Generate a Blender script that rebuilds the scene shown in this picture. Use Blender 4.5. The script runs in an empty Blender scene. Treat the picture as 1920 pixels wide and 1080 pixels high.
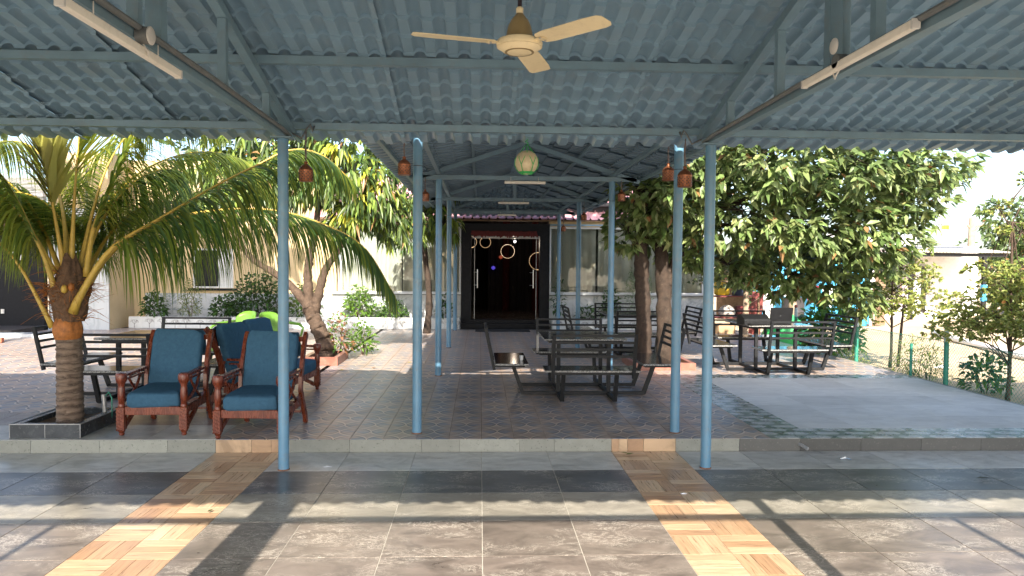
import bpy, math, random
import numpy as np
from mathutils import Matrix, Vector

random.seed(7); rng = np.random.default_rng(7)
S = bpy.context.scene
COL = S.collection
PI = math.pi

# ------------------------------------------------------------------ camera
cam_d = bpy.data.cameras.new('camera'); cam = bpy.data.objects.new('camera', cam_d)
COL.objects.link(cam); S.camera = cam
cam_d.sensor_width = 36; cam_d.lens = 1374.5/1920*36
cam_d.clip_start = .05; cam_d.clip_end = 3000
def cam_matrix(yaw, pitch, roll, h):
    cy, sy, cp, sp = math.cos(yaw), math.sin(yaw), math.cos(pitch), math.sin(pitch)
    f = Vector((sy*cp, cy*cp, -sp)); r = Vector((cy, -sy, 0)); u = r.cross(f)
    cr, sr = math.cos(roll), math.sin(roll)
    r2 = cr*r + sr*u; u2 = -sr*r + cr*u
    m = Matrix((r2, u2, -f)).transposed().to_4x4(); m.translation = (0, 0, h)
    return m
cam.matrix_world = cam_matrix(.0440046, .0332296, .0080330, 1.7292)

# ------------------------------------------------------------------ sky and sun
SUN_EL = math.radians(36.0)
SUN_AZ = math.radians(2.0)            # the light travels towards +Y, a little to +X
W = bpy.data.worlds.new('World'); S.world = W; W.use_nodes = True
wn = W.node_tree.nodes; wl = W.node_tree.links
bg = wn['Background']
sky = wn.new('ShaderNodeTexSky'); sky.sky_type = 'NISHITA'; sky.sun_disc = False
sky.sun_elevation = SUN_EL; sky.sun_rotation = PI + SUN_AZ
sky.air_density = .9; sky.dust_density = 2.0; sky.ozone_density = 1.2
wl.new(sky.outputs[0], bg.inputs[0]); bg.inputs[1].default_value = .15
sun_d = bpy.data.lights.new('sun', 'SUN'); sun = bpy.data.objects.new('sun', sun_d); COL.objects.link(sun)
sun_d.energy = 4.3; sun_d.angle = math.radians(.53); sun_d.color = (1.0, .92, .79)
sd = Vector((math.sin(SUN_AZ)*math.cos(SUN_EL), math.cos(SUN_AZ)*math.cos(SUN_EL), -math.sin(SUN_EL)))
sun.rotation_euler = sd.to_track_quat('-Z', 'Y').to_euler(); sun.location = (-2, -20, 18)
S.view_settings.view_transform = 'Standard'; S.view_settings.look = 'None'
S.view_settings.gamma = 1; S.view_settings.exposure = 1.6
S.render.engine = 'CYCLES'
S.cycles.max_bounces = 8; S.cycles.diffuse_bounces = 5; S.cycles.glossy_bounces = 4
S.cycles.transparent_max_bounces = 12; S.cycles.use_denoising = True
S.cycles.sample_clamp_indirect = 6

# ------------------------------------------------------------------ materials
class NT:
    def __init__(s, name):
        s.m = bpy.data.materials.new(name); s.m.use_nodes = True
        s.t = s.m.node_tree; s.n = s.t.nodes; s.l = s.t.links
        s.b = s.n['Principled BSDF']; s.out = s.n['Material Output']
    def add(s, typ, **kw):
        x = s.n.new(typ)
        for k, v in kw.items():
            if k.startswith('i_'):
                x.inputs[k[2:].replace('_', ' ')].default_value = v
            else: setattr(x, k, v)
        return x
    def link(s, a, b): s.l.new(a, b)
    def math(s, op, a, b=None, c=None):
        x = s.n.new('ShaderNodeMath'); x.operation = op
        for i, v in enumerate((a, b, c)):
            if v is None: continue
            if isinstance(v, (int, float)): x.inputs[i].default_value = v
            else: s.l.new(v, x.inputs[i])
        return x.outputs[0]
    def mix(s, f, a, b, blend='MIX'):
        x = s.n.new('ShaderNodeMix'); x.data_type = 'RGBA'; x.blend_type = blend
        for sock, v in ((x.inputs['Factor'], f), (x.inputs[6], a), (x.inputs[7], b)):
            if isinstance(v, (int, float)): sock.default_value = v
            elif isinstance(v, tuple): sock.default_value = v if len(v) == 4 else (*v, 1)
            else: s.l.new(v, sock)
        return x.outputs[2]
    def ramp(s, fac, stops, interp='LINEAR'):
        x = s.n.new('ShaderNodeValToRGB'); x.color_ramp.interpolation = interp
        e = x.color_ramp.elements
        while len(e) < len(stops): e.new(.5)
        for el, (p, c) in zip(e, stops):
            el.position = p
            el.color = (c, c, c, 1) if isinstance(c, (int, float)) else (*c, 1)
        s.l.new(fac, x.inputs[0]); return x.outputs[0]
    def noise(s, scale, detail=4, rough=.55, dist=0, vec=None, dim='3D'):
        x = s.n.new('ShaderNodeTexNoise'); x.noise_dimensions = dim
        x.inputs['Scale'].default_value = scale; x.inputs['Detail'].default_value = detail
        x.inputs['Roughness'].default_value = rough; x.inputs['Distortion'].default_value = dist
        if vec is not None: s.l.new(vec, x.inputs['Vector'])
        return x.outputs[0]
    def pos(s): return s.add('ShaderNodeNewGeometry').outputs['Position']
    def obc(s): return s.add('ShaderNodeTexCoord').outputs['Object']
    def scaled(s, vec, sc):
        x = s.n.new('ShaderNodeMapping'); x.inputs['Scale'].default_value = sc
        s.l.new(vec, x.inputs['Vector']); return x.outputs[0]
    def bump(s, h, strength=.3, dist=.01):
        x = s.n.new('ShaderNodeBump'); x.inputs['Strength'].default_value = strength
        x.inputs['Distance'].default_value = dist
        s.l.new(h, x.inputs['Height']); s.l.new(x.outputs[0], s.b.inputs['Normal'])
    def fin(s, col=None, rough=None, metal=None, spec=None, emit=None, es=0):
        b = s.b
        for k, v in (('Base Color', col), ('Roughness', rough), ('Metallic', metal), ('Specular IOR Level', spec)):
            if v is None: continue
            if isinstance(v, tuple): b.inputs[k].default_value = (*v[:3], 1)
            elif isinstance(v, (int, float)): b.inputs[k].default_value = v
            else: s.l.new(v, b.inputs[k])
        if emit: b.inputs['Emission Color'].default_value = (*emit, 1); b.inputs['Emission Strength'].default_value = es
        return s.m

def worn(name, col, rough=.5, var=.18, scale=6, dirt=None, dirt_amt=.0, metal=0, bump=.0, bscale=60, spec=.5, rand=.06, rvar=.08):
    """painted / plain surface: colour drifts a little, roughness is uneven, optional dirt blotches"""
    n = NT(name); p = n.pos()
    f = n.noise(scale, 5, .6, vec=p)
    lo = tuple(c*(1-var) for c in col); hi = tuple(min(1, c*(1+var)) for c in col)
    c = n.ramp(f, [(.3, lo), (.7, hi)])
    oi = n.add('ShaderNodeObjectInfo')
    k = n.math('MULTIPLY_ADD', oi.outputs['Random'], 2*rand, 1-rand)
    hv = n.add('ShaderNodeHueSaturation'); n.link(k, hv.inputs['Value']); n.link(c, hv.inputs['Color']); c = hv.outputs[0]
    if dirt:
        d = n.ramp(n.noise(scale*2.3, 6, .7, .4, vec=p), [(.52, 0.), (.72, 1.)])
        c = n.mix(n.math('MULTIPLY', d, dirt_amt), c, dirt)
    r = n.math('MULTIPLY_ADD', n.noise(scale*3, 3, .6, vec=p), rvar*2, rough-rvar)
    if bump: n.bump(n.noise(bscale, 4, .6, vec=p), bump, .004)
    return n.fin(c, r, metal, spec)

def leaf_mat(name, trans=.35, gloss=.35):
    n = NT(name)
    at = n.add('ShaderNodeAttribute', attribute_name='col')
    n.fin(at.outputs['Color'], gloss, spec=.4)
    tr = n.add('ShaderNodeBsdfTranslucent')
    hv = n.add('ShaderNodeHueSaturation'); hv.inputs['Value'].default_value = 1.5; hv.inputs['Hue'].default_value = .485
    hv.inputs['Saturation'].default_value = 1.05
    n.link(at.outputs['Color'], hv.inputs['Color']); n.link(hv.outputs[0], tr.inputs[0])
    mx = n.add('ShaderNodeMixShader'); mx.inputs[0].default_value = trans
    n.link(n.b.outputs[0], mx.inputs[1]); n.link(tr.outputs[0], mx.inputs[2]); n.link(mx.outputs[0], n.out.inputs[0])
    return n.m

def glass_mat(name, tint=(.9, .95, .93), refl=.08):
    n = NT(name); n.n.remove(n.b)
    t = n.add('ShaderNodeBsdfTransparent'); t.inputs[0].default_value = (*tint, 1)
    g = n.add('ShaderNodeBsdfGlossy'); g.inputs['Roughness'].default_value = .02
    fr = n.add('ShaderNodeFresnel'); fr.inputs[0].default_value = 1.5 if refl > .02 else 1.3
    mx = n.add('ShaderNodeMixShader')
    n.link(n.math('ADD', fr.outputs[0], refl-.04), mx.inputs[0])
    n.link(t.outputs[0], mx.inputs[1]); n.link(g.outputs[0], mx.inputs[2]); n.link(mx.outputs[0], n.out.inputs[0])
    return n.m

M = {}
M['roof_shaded'] = worn('shaded_roof_sheet', (.15, .225, .285), .4, .12, 2.2, (.2, .2, .18), .4, rand=.1, rvar=.1)  # same sheet as the canopy roof, colour darkened to stand for dimmer light
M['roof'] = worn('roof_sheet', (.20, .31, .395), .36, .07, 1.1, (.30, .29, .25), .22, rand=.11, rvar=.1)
M['steel'] = worn('painted_steel', (.155, .245, .30), .42, .12, 5, (.2, .17, .13), .3)
M['steel_grey'] = worn('dusty_conduit', (.13, .14, .14), .5, .15, 9, (.22, .19, .15), .5)
M['post'] = worn('post_paint', (.115, .245, .36), .32, .10, 5, (.20, .23, .24), .55, rand=.02, rvar=.06)
M['rust'] = worn('rust', (.20, .09, .045), .8, .4, 40)
M['black_iron'] = worn('black_iron', (.016, .017, .019), .55, .2, 14, (.06, .055, .05), .3, spec=.25)
M['cream'] = worn('fan_cream', (.84, .70, .43), .38, .05, 8, (.5, .38, .2), .35, rand=.02)
M['fan_brown'] = worn('fan_brown', (.30, .22, .10), .35, .1, 8)
M['rod_dark'] = worn('rod_dark', (.03, .02, .025), .4, .1, 8)
M['tube'] = worn('tube_cover', (.85, .79, .68), .4, .05, 6, (.5, .42, .32), .3, rand=.02)
M['white_plastic'] = worn('white_plastic', (.6, .58, .54), .45, .1, 12, (.4, .35, .3), .4)
M['copper'] = worn('copper', (.30, .115, .055), .42, .35, 50, (.07, .03, .018), .8, metal=.6, bump=.5, bscale=160)
M['rope'] = worn('rope', (.16, .13, .12), .85, .3, 80)
M['net'] = worn('green_net', (.05, .45, .12), .5, .15, 40)
M['ball'] = worn('gourd', (.62, .52, .33), .5, .12, 14, (.40, .27, .12), .5)
M['wood'] = None
M['fabric'] = None
M['soil'] = worn('soil', (.10, .06, .035), .95, .5, 25, bump=.8, bscale=50)
M['bark'] = worn('bark', (.042, .027, .019), .9, .5, 9, (.11, .085, .06), .5, bump=.9, bscale=45)
M['bark_pale'] = worn('bark_pale', (.075, .048, .032), .9, .4, 18, (.16, .11, .08), .4, bump=.8, bscale=60)
M['red_tile'] = worn('red_kerb', (.30, .12, .085), .35, .2, 5, (.42, .28, .22), .5)
M['dark_tile'] = worn('dark_planter_tile', (.045, .05, .055), .25, .3, 7, (.18, .18, .18), .4)
M['grout'] = worn('grout', (.46, .43, .38), .8, .2, 20)
M['grout_dark'] = worn('grout_dark', (.05, .04, .035), .8, .2, 20)
M['black_stone'] = worn('black_stone', (.010, .011, .014), .45, .3, 20, rvar=.06, spec=.12)
M['white_frame'] = worn('white_frame', (.62, .63, .62), .4, .06, 8, (.4, .38, .34), .3)
M['cream_wall'] = worn('cream_wall', (.60, .46, .26), .8, .06, 3, (.5, .36, .18), .35, rand=0)
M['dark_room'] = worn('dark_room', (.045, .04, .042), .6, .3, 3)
M['room_floor'] = worn('room_floor', (.16, .14, .13), .25, .2, 3)
M['pink_roof'] = worn('pink_roof', (.62, .33, .34), .5, .15, 4, (.4, .2, .2), .3)
M['sheet_white'] = worn('white_wall', (.78, .76, .74), .8, .06, 4, (.5, .46, .42), .4, rand=.0)
M['lilac_wall'] = worn('lilac_wall', (.48, .40, .43), .85, .08, 3, (.34, .28, .27), .4, rand=.0)
M['asbestos'] = worn('asbestos', (.42, .40, .37), .9, .15, 10, (.2, .18, .16), .5)
M['blue_paint'] = worn('blue_boards', (.045, .36, .62), .55, .2, 5, (.30, .55, .68), .5, rand=.16)
M['cloth_white'] = worn('cloth_white', (.75, .74, .74), .9, .06, 10)
M['cloth_red'] = worn('cloth_red', (.55, .05, .09), .9, .15, 10)
M['cloth_yellow'] = worn('cloth_yellow', (.62, .50, .12), .9, .15, 10)
M['yellow_plastic'] = worn('yellow_plastic', (.72, .45, .02), .45, .1, 10)
M['green_plastic'] = worn('green_plastic', (.11, .235, .03), .3, .06, 8)
M['green_post'] = worn('green_post', (.03, .24, .17), .5, .25, 12, (.30, .42, .40), .5)
M['post_white'] = worn('post_white', (.45, .56, .57), .5, .15, 12, (.2, .35, .33), .5)
M['ball_red'] = worn('ball_red', (.26, .07, .05), .4, .15, 20)
M['mesh'] = worn('fence_mesh', (.04, .26, .18), .5, .15, 12)
M['timber'] = worn('timber', (.20, .13, .08), .85, .3, 12)
M['maroon'] = worn('maroon', (.17, .035, .03), .6, .25, 9)
M['cardboard'] = worn('cardboard', (.42, .28, .16), .9, .15, 9)
M['bag_cloth'] = worn('bag_cloth', (.52, .45, .40), .9, .2, 9)
M['navy'] = worn('navy', (.02, .025, .06), .6, .2, 9)
M['laptop'] = worn('laptop', (.010, .010, .011), .4, .15, 9)
M['silver'] = worn('silver', (.55, .55, .56), .3, .05, 9, metal=.9)
M['garland'] = worn('garland', (.11, .018, .016), .9, .5, 40)
M['terracotta'] = worn('terracotta', (.42, .13, .07), .8, .2, 20)
M['rubber'] = worn('mat', (.02, .02, .022), .9, .3, 50)
M['foil'] = worn('foil', (.7, .7, .7), .25, .1, 60, metal=.8, bump=1, bscale=80)
M['paper'] = worn('paper', (.7, .7, .72), .8, .05, 30)
M['steel_rod'] = worn('galv', (.35, .35, .35), .45, .2, 20, metal=.4)
M['bark_tan'] = worn('bark_tan', (.34, .25, .17), .9, .25, 10, (.2, .14, .1), .5, bump=.6, bscale=40)
M['husk'] = worn('palm_fibre', (.11, .062, .035), .95, .45, 30, (.20, .11, .05), .5, bump=1, bscale=70)
M['boot'] = worn('palm_boot', (.33, .115, .02), .6, .45, 22, (.13, .05, .02), .7, bump=.5, bscale=50)
M['petiole'] = worn('palm_petiole', (.50, .34, .06), .45, .2, 12, (.36, .20, .05), .5)
M['leaf'] = leaf_mat('leaf', .3, .38)
M['leaf_palm'] = leaf_mat('palm_leaf', .5, .35)
M['glass'] = glass_mat('window_glass', (.93, .96, .95), .05)
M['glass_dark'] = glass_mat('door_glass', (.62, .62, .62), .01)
def emit_mat(name, c, s):
    n = NT(name); return n.fin((.8, .8, .8), .5, emit=c, es=s)
M['ring'] = emit_mat('ring_lamp', (1.0, .62, .30), .55)
M['bulb'] = emit_mat('bulb', (1, .97, .95), 5)
M['glow_red'] = emit_mat('glow_red', (1, .12, .04), .22)
M['glow_blue'] = emit_mat('glow_blue', (.12, .08, .9), .5)

def mk_sand():
    n = NT('sand'); p = n.pos()
    a = n.noise(.35, 6, .6, vec=p); b = n.noise(7, 6, .7, vec=p)
    c = n.ramp(a, [(.3, (.46, .34, .20)), (.55, (.58, .45, .29)), (.75, (.50, .42, .30))])
    c = n.mix(n.math('MULTIPLY', n.ramp(b, [(.5, 0.), (.75, 1.)]), .4), c, (.32, .24, .15))
    n.bump(b, .6, .03); return n.fin(c, .95)
M['sand'] = mk_sand()

def mk_stone_tile(name='stone_tile', rb=.24, amp=1.0):
    """polished stone-look floor tile; each tile's own colour comes from the object colour"""
    n = NT(name); p = n.pos(); oi = n.add('ShaderNodeObjectInfo')
    off = n.add('ShaderNodeVectorMath', operation='ADD')
    sc = n.add('ShaderNodeVectorMath', operation='SCALE'); sc.inputs['Scale'].default_value = 37
    cx = n.add('ShaderNodeCombineXYZ'); n.link(oi.outputs['Random'], cx.inputs[0]); n.link(oi.outputs['Random'], cx.inputs[2])
    n.link(cx.outputs[0], sc.inputs[0]); n.link(p, off.inputs[0]); n.link(sc.outputs[0], off.inputs[1])
    v = n.scaled(off.outputs[0], (1.0, 1.9, 1))
    cloud = n.noise(3.2, 7, .68, .9, vec=v)
    vein = n.noise(5.5, 8, .74, 2.2, vec=v)
    k = n.ramp(cloud, [(.28, 1-.5*amp), (.5, 1.), (.74, 1+.45*amp)])
    c = n.mix(1, oi.outputs['Color'], k, 'MULTIPLY')
    ve = n.ramp(vein, [(.475, 0.), (.5, 1.), (.525, 0.)])
    vm = n.ramp(n.noise(2.6, 3, .5, vec=v), [(.44, 0.), (.62, 1.)])
    c = n.mix(n.math('MULTIPLY', n.math('MULTIPLY', ve, vm), .85*amp), c, (.62, .56, .48))
    dust = n.ramp(n.noise(1.3, 6, .7, .3, vec=p), [(.45, 0.), (.75, 1.)])
    c = n.mix(n.math('MULTIPLY', dust, .16), c, (.36, .32, .26))
    sm = n.noise(26, 5, .7, 1.2, vec=p)
    c = n.mix(n.math('MULTIPLY', n.ramp(sm, [(.64, 0.), (.72, 1.)]), .6), c, (.12, .11, .09), 'ADD')
    r = n.math('ADD', n.math('MULTIPLY_ADD', cloud, .10, rb), n.math('MULTIPLY', dust, .14))
    n.bump(n.noise(9, 4, .6, vec=v), .05, .002)
    return n.fin(c, r, spec=.5)
M['stone_tile'] = mk_stone_tile(); M['matt_tile'] = mk_stone_tile('matt_tile', .48, .35); M['matt_tile'].node_tree.nodes['Principled BSDF'].inputs['Specular IOR Level'].default_value = .25

def mk_print_tile():
    """patterned cement-style tile: concave stars with pale outlines over blue and brown lobes"""
    n = NT('patterned_tile'); p = n.pos(); oi = n.add('ShaderNodeObjectInfo')
    sp = n.add('ShaderNodeSeparateXYZ'); n.link(p, sp.inputs[0])
    X, Y = sp.outputs[0], sp.outputs[1]
    P = .30
    def cell(a, o):
        q = n.math('DIVIDE', n.math('ADD', a, o), P)
        fl = n.math('FLOOR', q); fr = n.math('SUBTRACT', n.math('SUBTRACT', q, fl), .5)
        return fl, n.math('ABSOLUTE', n.math('MULTIPLY', fr, 2))
    fx, u = cell(X, 5.974); fy, v = cell(Y, 5.32)
    A = n.math('ADD', n.math('POWER', u, .62), n.math('POWER', v, .62))
    d = n.math('ABSOLUTE', n.math('SUBTRACT', A, 1.0))
    line = n.ramp(d, [(.05, 1.), (.12, 0.)])
    dline = n.ramp(n.math('ABSOLUTE', n.math('SUBTRACT', A, 1.16)), [(.05, 1.), (.11, 0.)])
    par = n.math('MODULO', n.math('ABSOLUTE', n.math('ADD', fx, fy)), 2)
    big = n.math('MODULO', n.math('ABSOLUTE', n.math('ADD', n.math('FLOOR', n.math('DIVIDE', fx, 2)), n.math('FLOOR', n.math('DIVIDE', fy, 2)))), 2)
    nz = n.noise(4.5, 5, .65, vec=p)
    brown = n.ramp(nz, [(.3, (.29, .205, .16)), (.7, (.47, .35, .285))])
    blue = n.ramp(nz, [(.3, (.125, .14, .18)), (.7, (.22, .24, .29))])
    side = n.mix(n.math('GREATER_THAN', u, v), blue, brown)
    outc = n.mix(n.math('MULTIPLY', par, .55), side, brown)
    inn = n.mix(n.math('MULTIPLY', big, .8), brown, blue)
    c = n.mix(n.math('GREATER_THAN', A, 1.0), inn, outc)
    c = n.mix(n.math('MULTIPLY', dline, .75), c, (.06, .05, .045))
    c = n.mix(n.math('MULTIPLY', line, .8), c, (.70, .56, .45))
    dust = n.ramp(n.noise(1.6, 6, .7, .5, vec=p), [(.42, 0.), (.75, 1.)])
    c = n.mix(n.math('MULTIPLY', dust, .45), c, (.40, .345, .29))
    k = n.math('MULTIPLY_ADD', oi.outputs['Random'], .3, .85)
    hv = n.add('ShaderNodeHueSaturation'); n.link(k, hv.inputs['Value']); n.link(c, hv.inputs['Color'])
    r = n.math('ADD', n.math('MULTIPLY_ADD', nz, .10, .28), n.math('MULTIPLY', dust, .12))
    n.bump(n.math('SUBTRACT', nz, n.math('MULTIPLY', dline, .5)), .12, .002)
    return n.fin(hv.outputs[0], r, spec=.5)
M['print_tile'] = mk_print_tile()

def mk_chain_tile():
    n = NT('chain_border_tile'); p = n.pos()
    sp = n.add('ShaderNodeSeparateXYZ'); n.link(p, sp.inputs[0])
    X, Y = sp.outputs[0], sp.outputs[1]
    row = n.math('FLOOR', n.math('DIVIDE', n.math('ADD', Y, 10.), .15))
    xo = n.math('MULTIPLY', n.math('MODULO', row, 2), .15)
    u = n.math('MULTIPLY', n.math('ABSOLUTE', n.math('SUBTRACT', n.math('FRACT', n.math('DIVIDE', n.math('ADD', n.math('ADD', X, xo), 10.), .30)), .5)), 2)
    v = n.math('MULTIPLY', n.math('ABSOLUTE', n.math('SUBTRACT', n.math('FRACT', n.math('DIVIDE', n.math('ADD', Y, 10.), .15)), .5)), 2)
    h = n.math('MAXIMUM', n.math('MULTIPLY_ADD', u, .8, n.math('MULTIPLY', v, .34)), v)
    g = n.ramp(h, [(.66, 0.), (.72, 1.)])
    nz = n.noise(6, 5, .6, vec=p)
    base = n.ramp(nz, [(.3, (.36, .37, .37)), (.7, (.48, .49, .48))])
    gr = n.ramp(nz, [(.3, (.065, .105, .08)), (.7, (.12, .17, .13))])
    c = n.mix(n.math('MULTIPLY', g, .9), base, gr)
    return n.fin(c, n.math('MULTIPLY_ADD', nz, .15, .2), spec=.5)
M['chain_tile'] = mk_chain_tile()

def mk_plank():
    n = NT('wood_plank_tile'); o = n.obc(); oi = n.add('ShaderNodeObjectInfo')
    ad = n.add('ShaderNodeVectorMath', operation='ADD')
    cx = n.add('ShaderNodeCombineXYZ'); n.link(n.math('MULTIPLY', oi.outputs['Random'], 50), cx.inputs[1])
    n.link(o, ad.inputs[0]); n.link(cx.outputs[0], ad.inputs[1])
    v = n.scaled(ad.outputs[0], (3, 40, 3))
    g = n.noise(1.5, 6, .6, .6, vec=v)
    base = n.ramp(oi.outputs['Random'], [(0, (.38, .225, .13)), (.35, (.46, .30, .18)), (.7, (.54, .375, .235)), (1, (.60, .45, .30))])
    k = n.ramp(g, [(.3, .62), (.55, 1.), (.8, 1.12)])
    c = n.mix(1, base, k, 'MULTIPLY')
    st = n.ramp(n.noise(2.2, 5, .7, vec=n.pos()), [(.5, 0.), (.8, 1.)])
    c = n.mix(n.math('MULTIPLY', st, .3), c, (.22, .15, .10))
    return n.fin(c, n.math('MULTIPLY_ADD', g, .15, .22), spec=.5)
M['plank'] = mk_plank()

def mk_speckle(name, base, spot, rough=.6):
    n = NT(name); p = n.pos(); oi = n.add('ShaderNodeObjectInfo')
    a = n.noise(9, 6, .7, vec=p); b = n.noise(48, 4, .7, vec=p)
    c = n.mix(a, tuple(x*.72 for x in base), tuple(x*1.2 for x in base))
    c = n.mix(n.math('MULTIPLY', n.ramp(b, [(.60, 0.), (.68, 1.)]), .8), c, spot)
    hv = n.add('ShaderNodeHueSaturation'); n.link(n.math('MULTIPLY_ADD', oi.outputs['Random'], .3, .85), hv.inputs['Value']); n.link(c, hv.inputs['Color'])
    return n.fin(hv.outputs[0], rough)
M['riser'] = mk_speckle('speckled_riser', (.27, .275, .24), (.08, .085, .07), .5)
M['riser_dark'] = mk_speckle('dark_riser', (.085, .085, .08), (.16, .15, .14), .4)

def mk_granite():
    n = NT('granite'); p = n.pos()
    v = n.add('ShaderNodeTexVoronoi'); v.inputs['Scale'].default_value = 160; n.link(p, v.inputs['Vector'])
    sp = n.add('ShaderNodeSeparateColor'); n.link(v.outputs['Color'], sp.inputs[0])
    g = n.add('ShaderNodeNewGeometry'); nz = n.add('ShaderNodeSeparateXYZ'); n.link(g.outputs['Normal'], nz.inputs[0])
    edge = n.ramp(sp.outputs[0], [(0, (.05, .05, .05)), (.45, (.20, .195, .19)), (1, (.46, .45, .43))])
    top = n.ramp(sp.outputs[0], [(0, (.012, .013, .015)), (.6, (.028, .029, .031)), (1, (.07, .07, .072))])
    isup = n.math('GREATER_THAN', n.math('ABSOLUTE', nz.outputs[2]), .7)
    c = n.mix(isup, edge, top)
    r = n.math('MULTIPLY_ADD', isup, -.5, .62)
    return n.fin(c, r, spec=.5)
M['granite'] = mk_granite()

def mk_wood():
    n = NT('polished_wood'); o = n.obc(); v = n.scaled(o, (6, 6, 1.4))
    g = n.noise(5, 6, .6, 1.2, vec=v)
    c = n.ramp(g, [(.3, (.085, .016, .008)), (.6, (.20, .045, .018)), (.8, (.28, .075, .03))])
    return n.fin(c, n.math('MULTIPLY_ADD', g, .15, .2), spec=.5)
M['wood'] = mk_wood()
def mk_fabric():
    n = NT('blue_fabric'); p = n.pos()
    a = n.noise(28, 5, .7, .5, vec=p); b = n.noise(420, 2, .5, vec=p)
    c = n.ramp(a, [(.3, (.034, .088, .150)), (.7, (.050, .125, .200))])
    c = n.mix(n.math('MULTIPLY', b, .25), c, (.08, .16, .23))
    n.bump(n.math('ADD', n.math('MULTIPLY', b, .06), n.noise(9, 3, .5, .8, vec=p)), .45, .03)
    m = n.fin(c, .95, spec=.1)
    return m
M['fabric'] = mk_fabric()

def mk_marble():
    n = NT('veined_marble'); p = n.pos()
    v1 = n.noise(1.5, 7, .62, 2.6, vec=p); m = n.noise(.9, 3, .5, vec=p)
    ve = n.ramp(v1, [(.44, 0.), (.5, 1.), (.56, 0.)])
    k = n.math('MULTIPLY', ve, n.ramp(m, [(.42, .1), (.62, 1.)]))
    c = n.mix(n.math('MULTIPLY', k, .75), (.52, .54, .55), (.13, .19, .20))
    return n.fin(c, .22)
M['marble'] = mk_marble()
def mk_curtain():
    n = NT('curtain_cloth'); p = n.pos()
    a = n.noise(3, 4, .6, vec=n.scaled(p, (4, 4, .5)))
    c = n.ramp(a, [(.3, (.50, .48, .43)), (.7, (.58, .56, .50))])
    b = n.noise(260, 2, .5, vec=p); n.bump(b, .15, .002)
    m = n.fin(c, .85, spec=.2)
    tr = n.add('ShaderNodeBsdfTranslucent'); tr.inputs[0].default_value = (.45, .45, .36, 1)
    mx = n.add('ShaderNodeMixShader'); mx.inputs[0].default_value = .12
    n.link(n.b.outputs[0], mx.inputs[1]); n.link(tr.outputs[0], mx.inputs[2]); n.link(mx.outputs[0], n.out.inputs[0])
    return m
M['curtain'] = mk_curtain()
def mk_palm_trunk():
    n = NT('palm_trunk'); p = n.pos(); sp = n.add('ShaderNodeSeparateXYZ'); n.link(p, sp.inputs[0])
    a = n.noise(9, 5, .7, vec=n.scaled(p, (1, 1, 3)))
    z = n.math('MULTIPLY_ADD', a, .12, sp.outputs[2])
    w = n.math('ABSOLUTE', n.math('SINE', n.math('MULTIPLY', z, 46)))
    c = n.ramp(a, [(.3, (.13, .085, .06)), (.7, (.30, .22, .16))])
    c = n.mix(n.math('MULTIPLY', n.ramp(w, [(0., 1.), (.35, 0.)]), .75), c, (.055, .035, .025))
    n.bump(n.math('ADD', w, a), .8, .02); return n.fin(c, .9)
M['palm_trunk'] = mk_palm_trunk()

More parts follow.
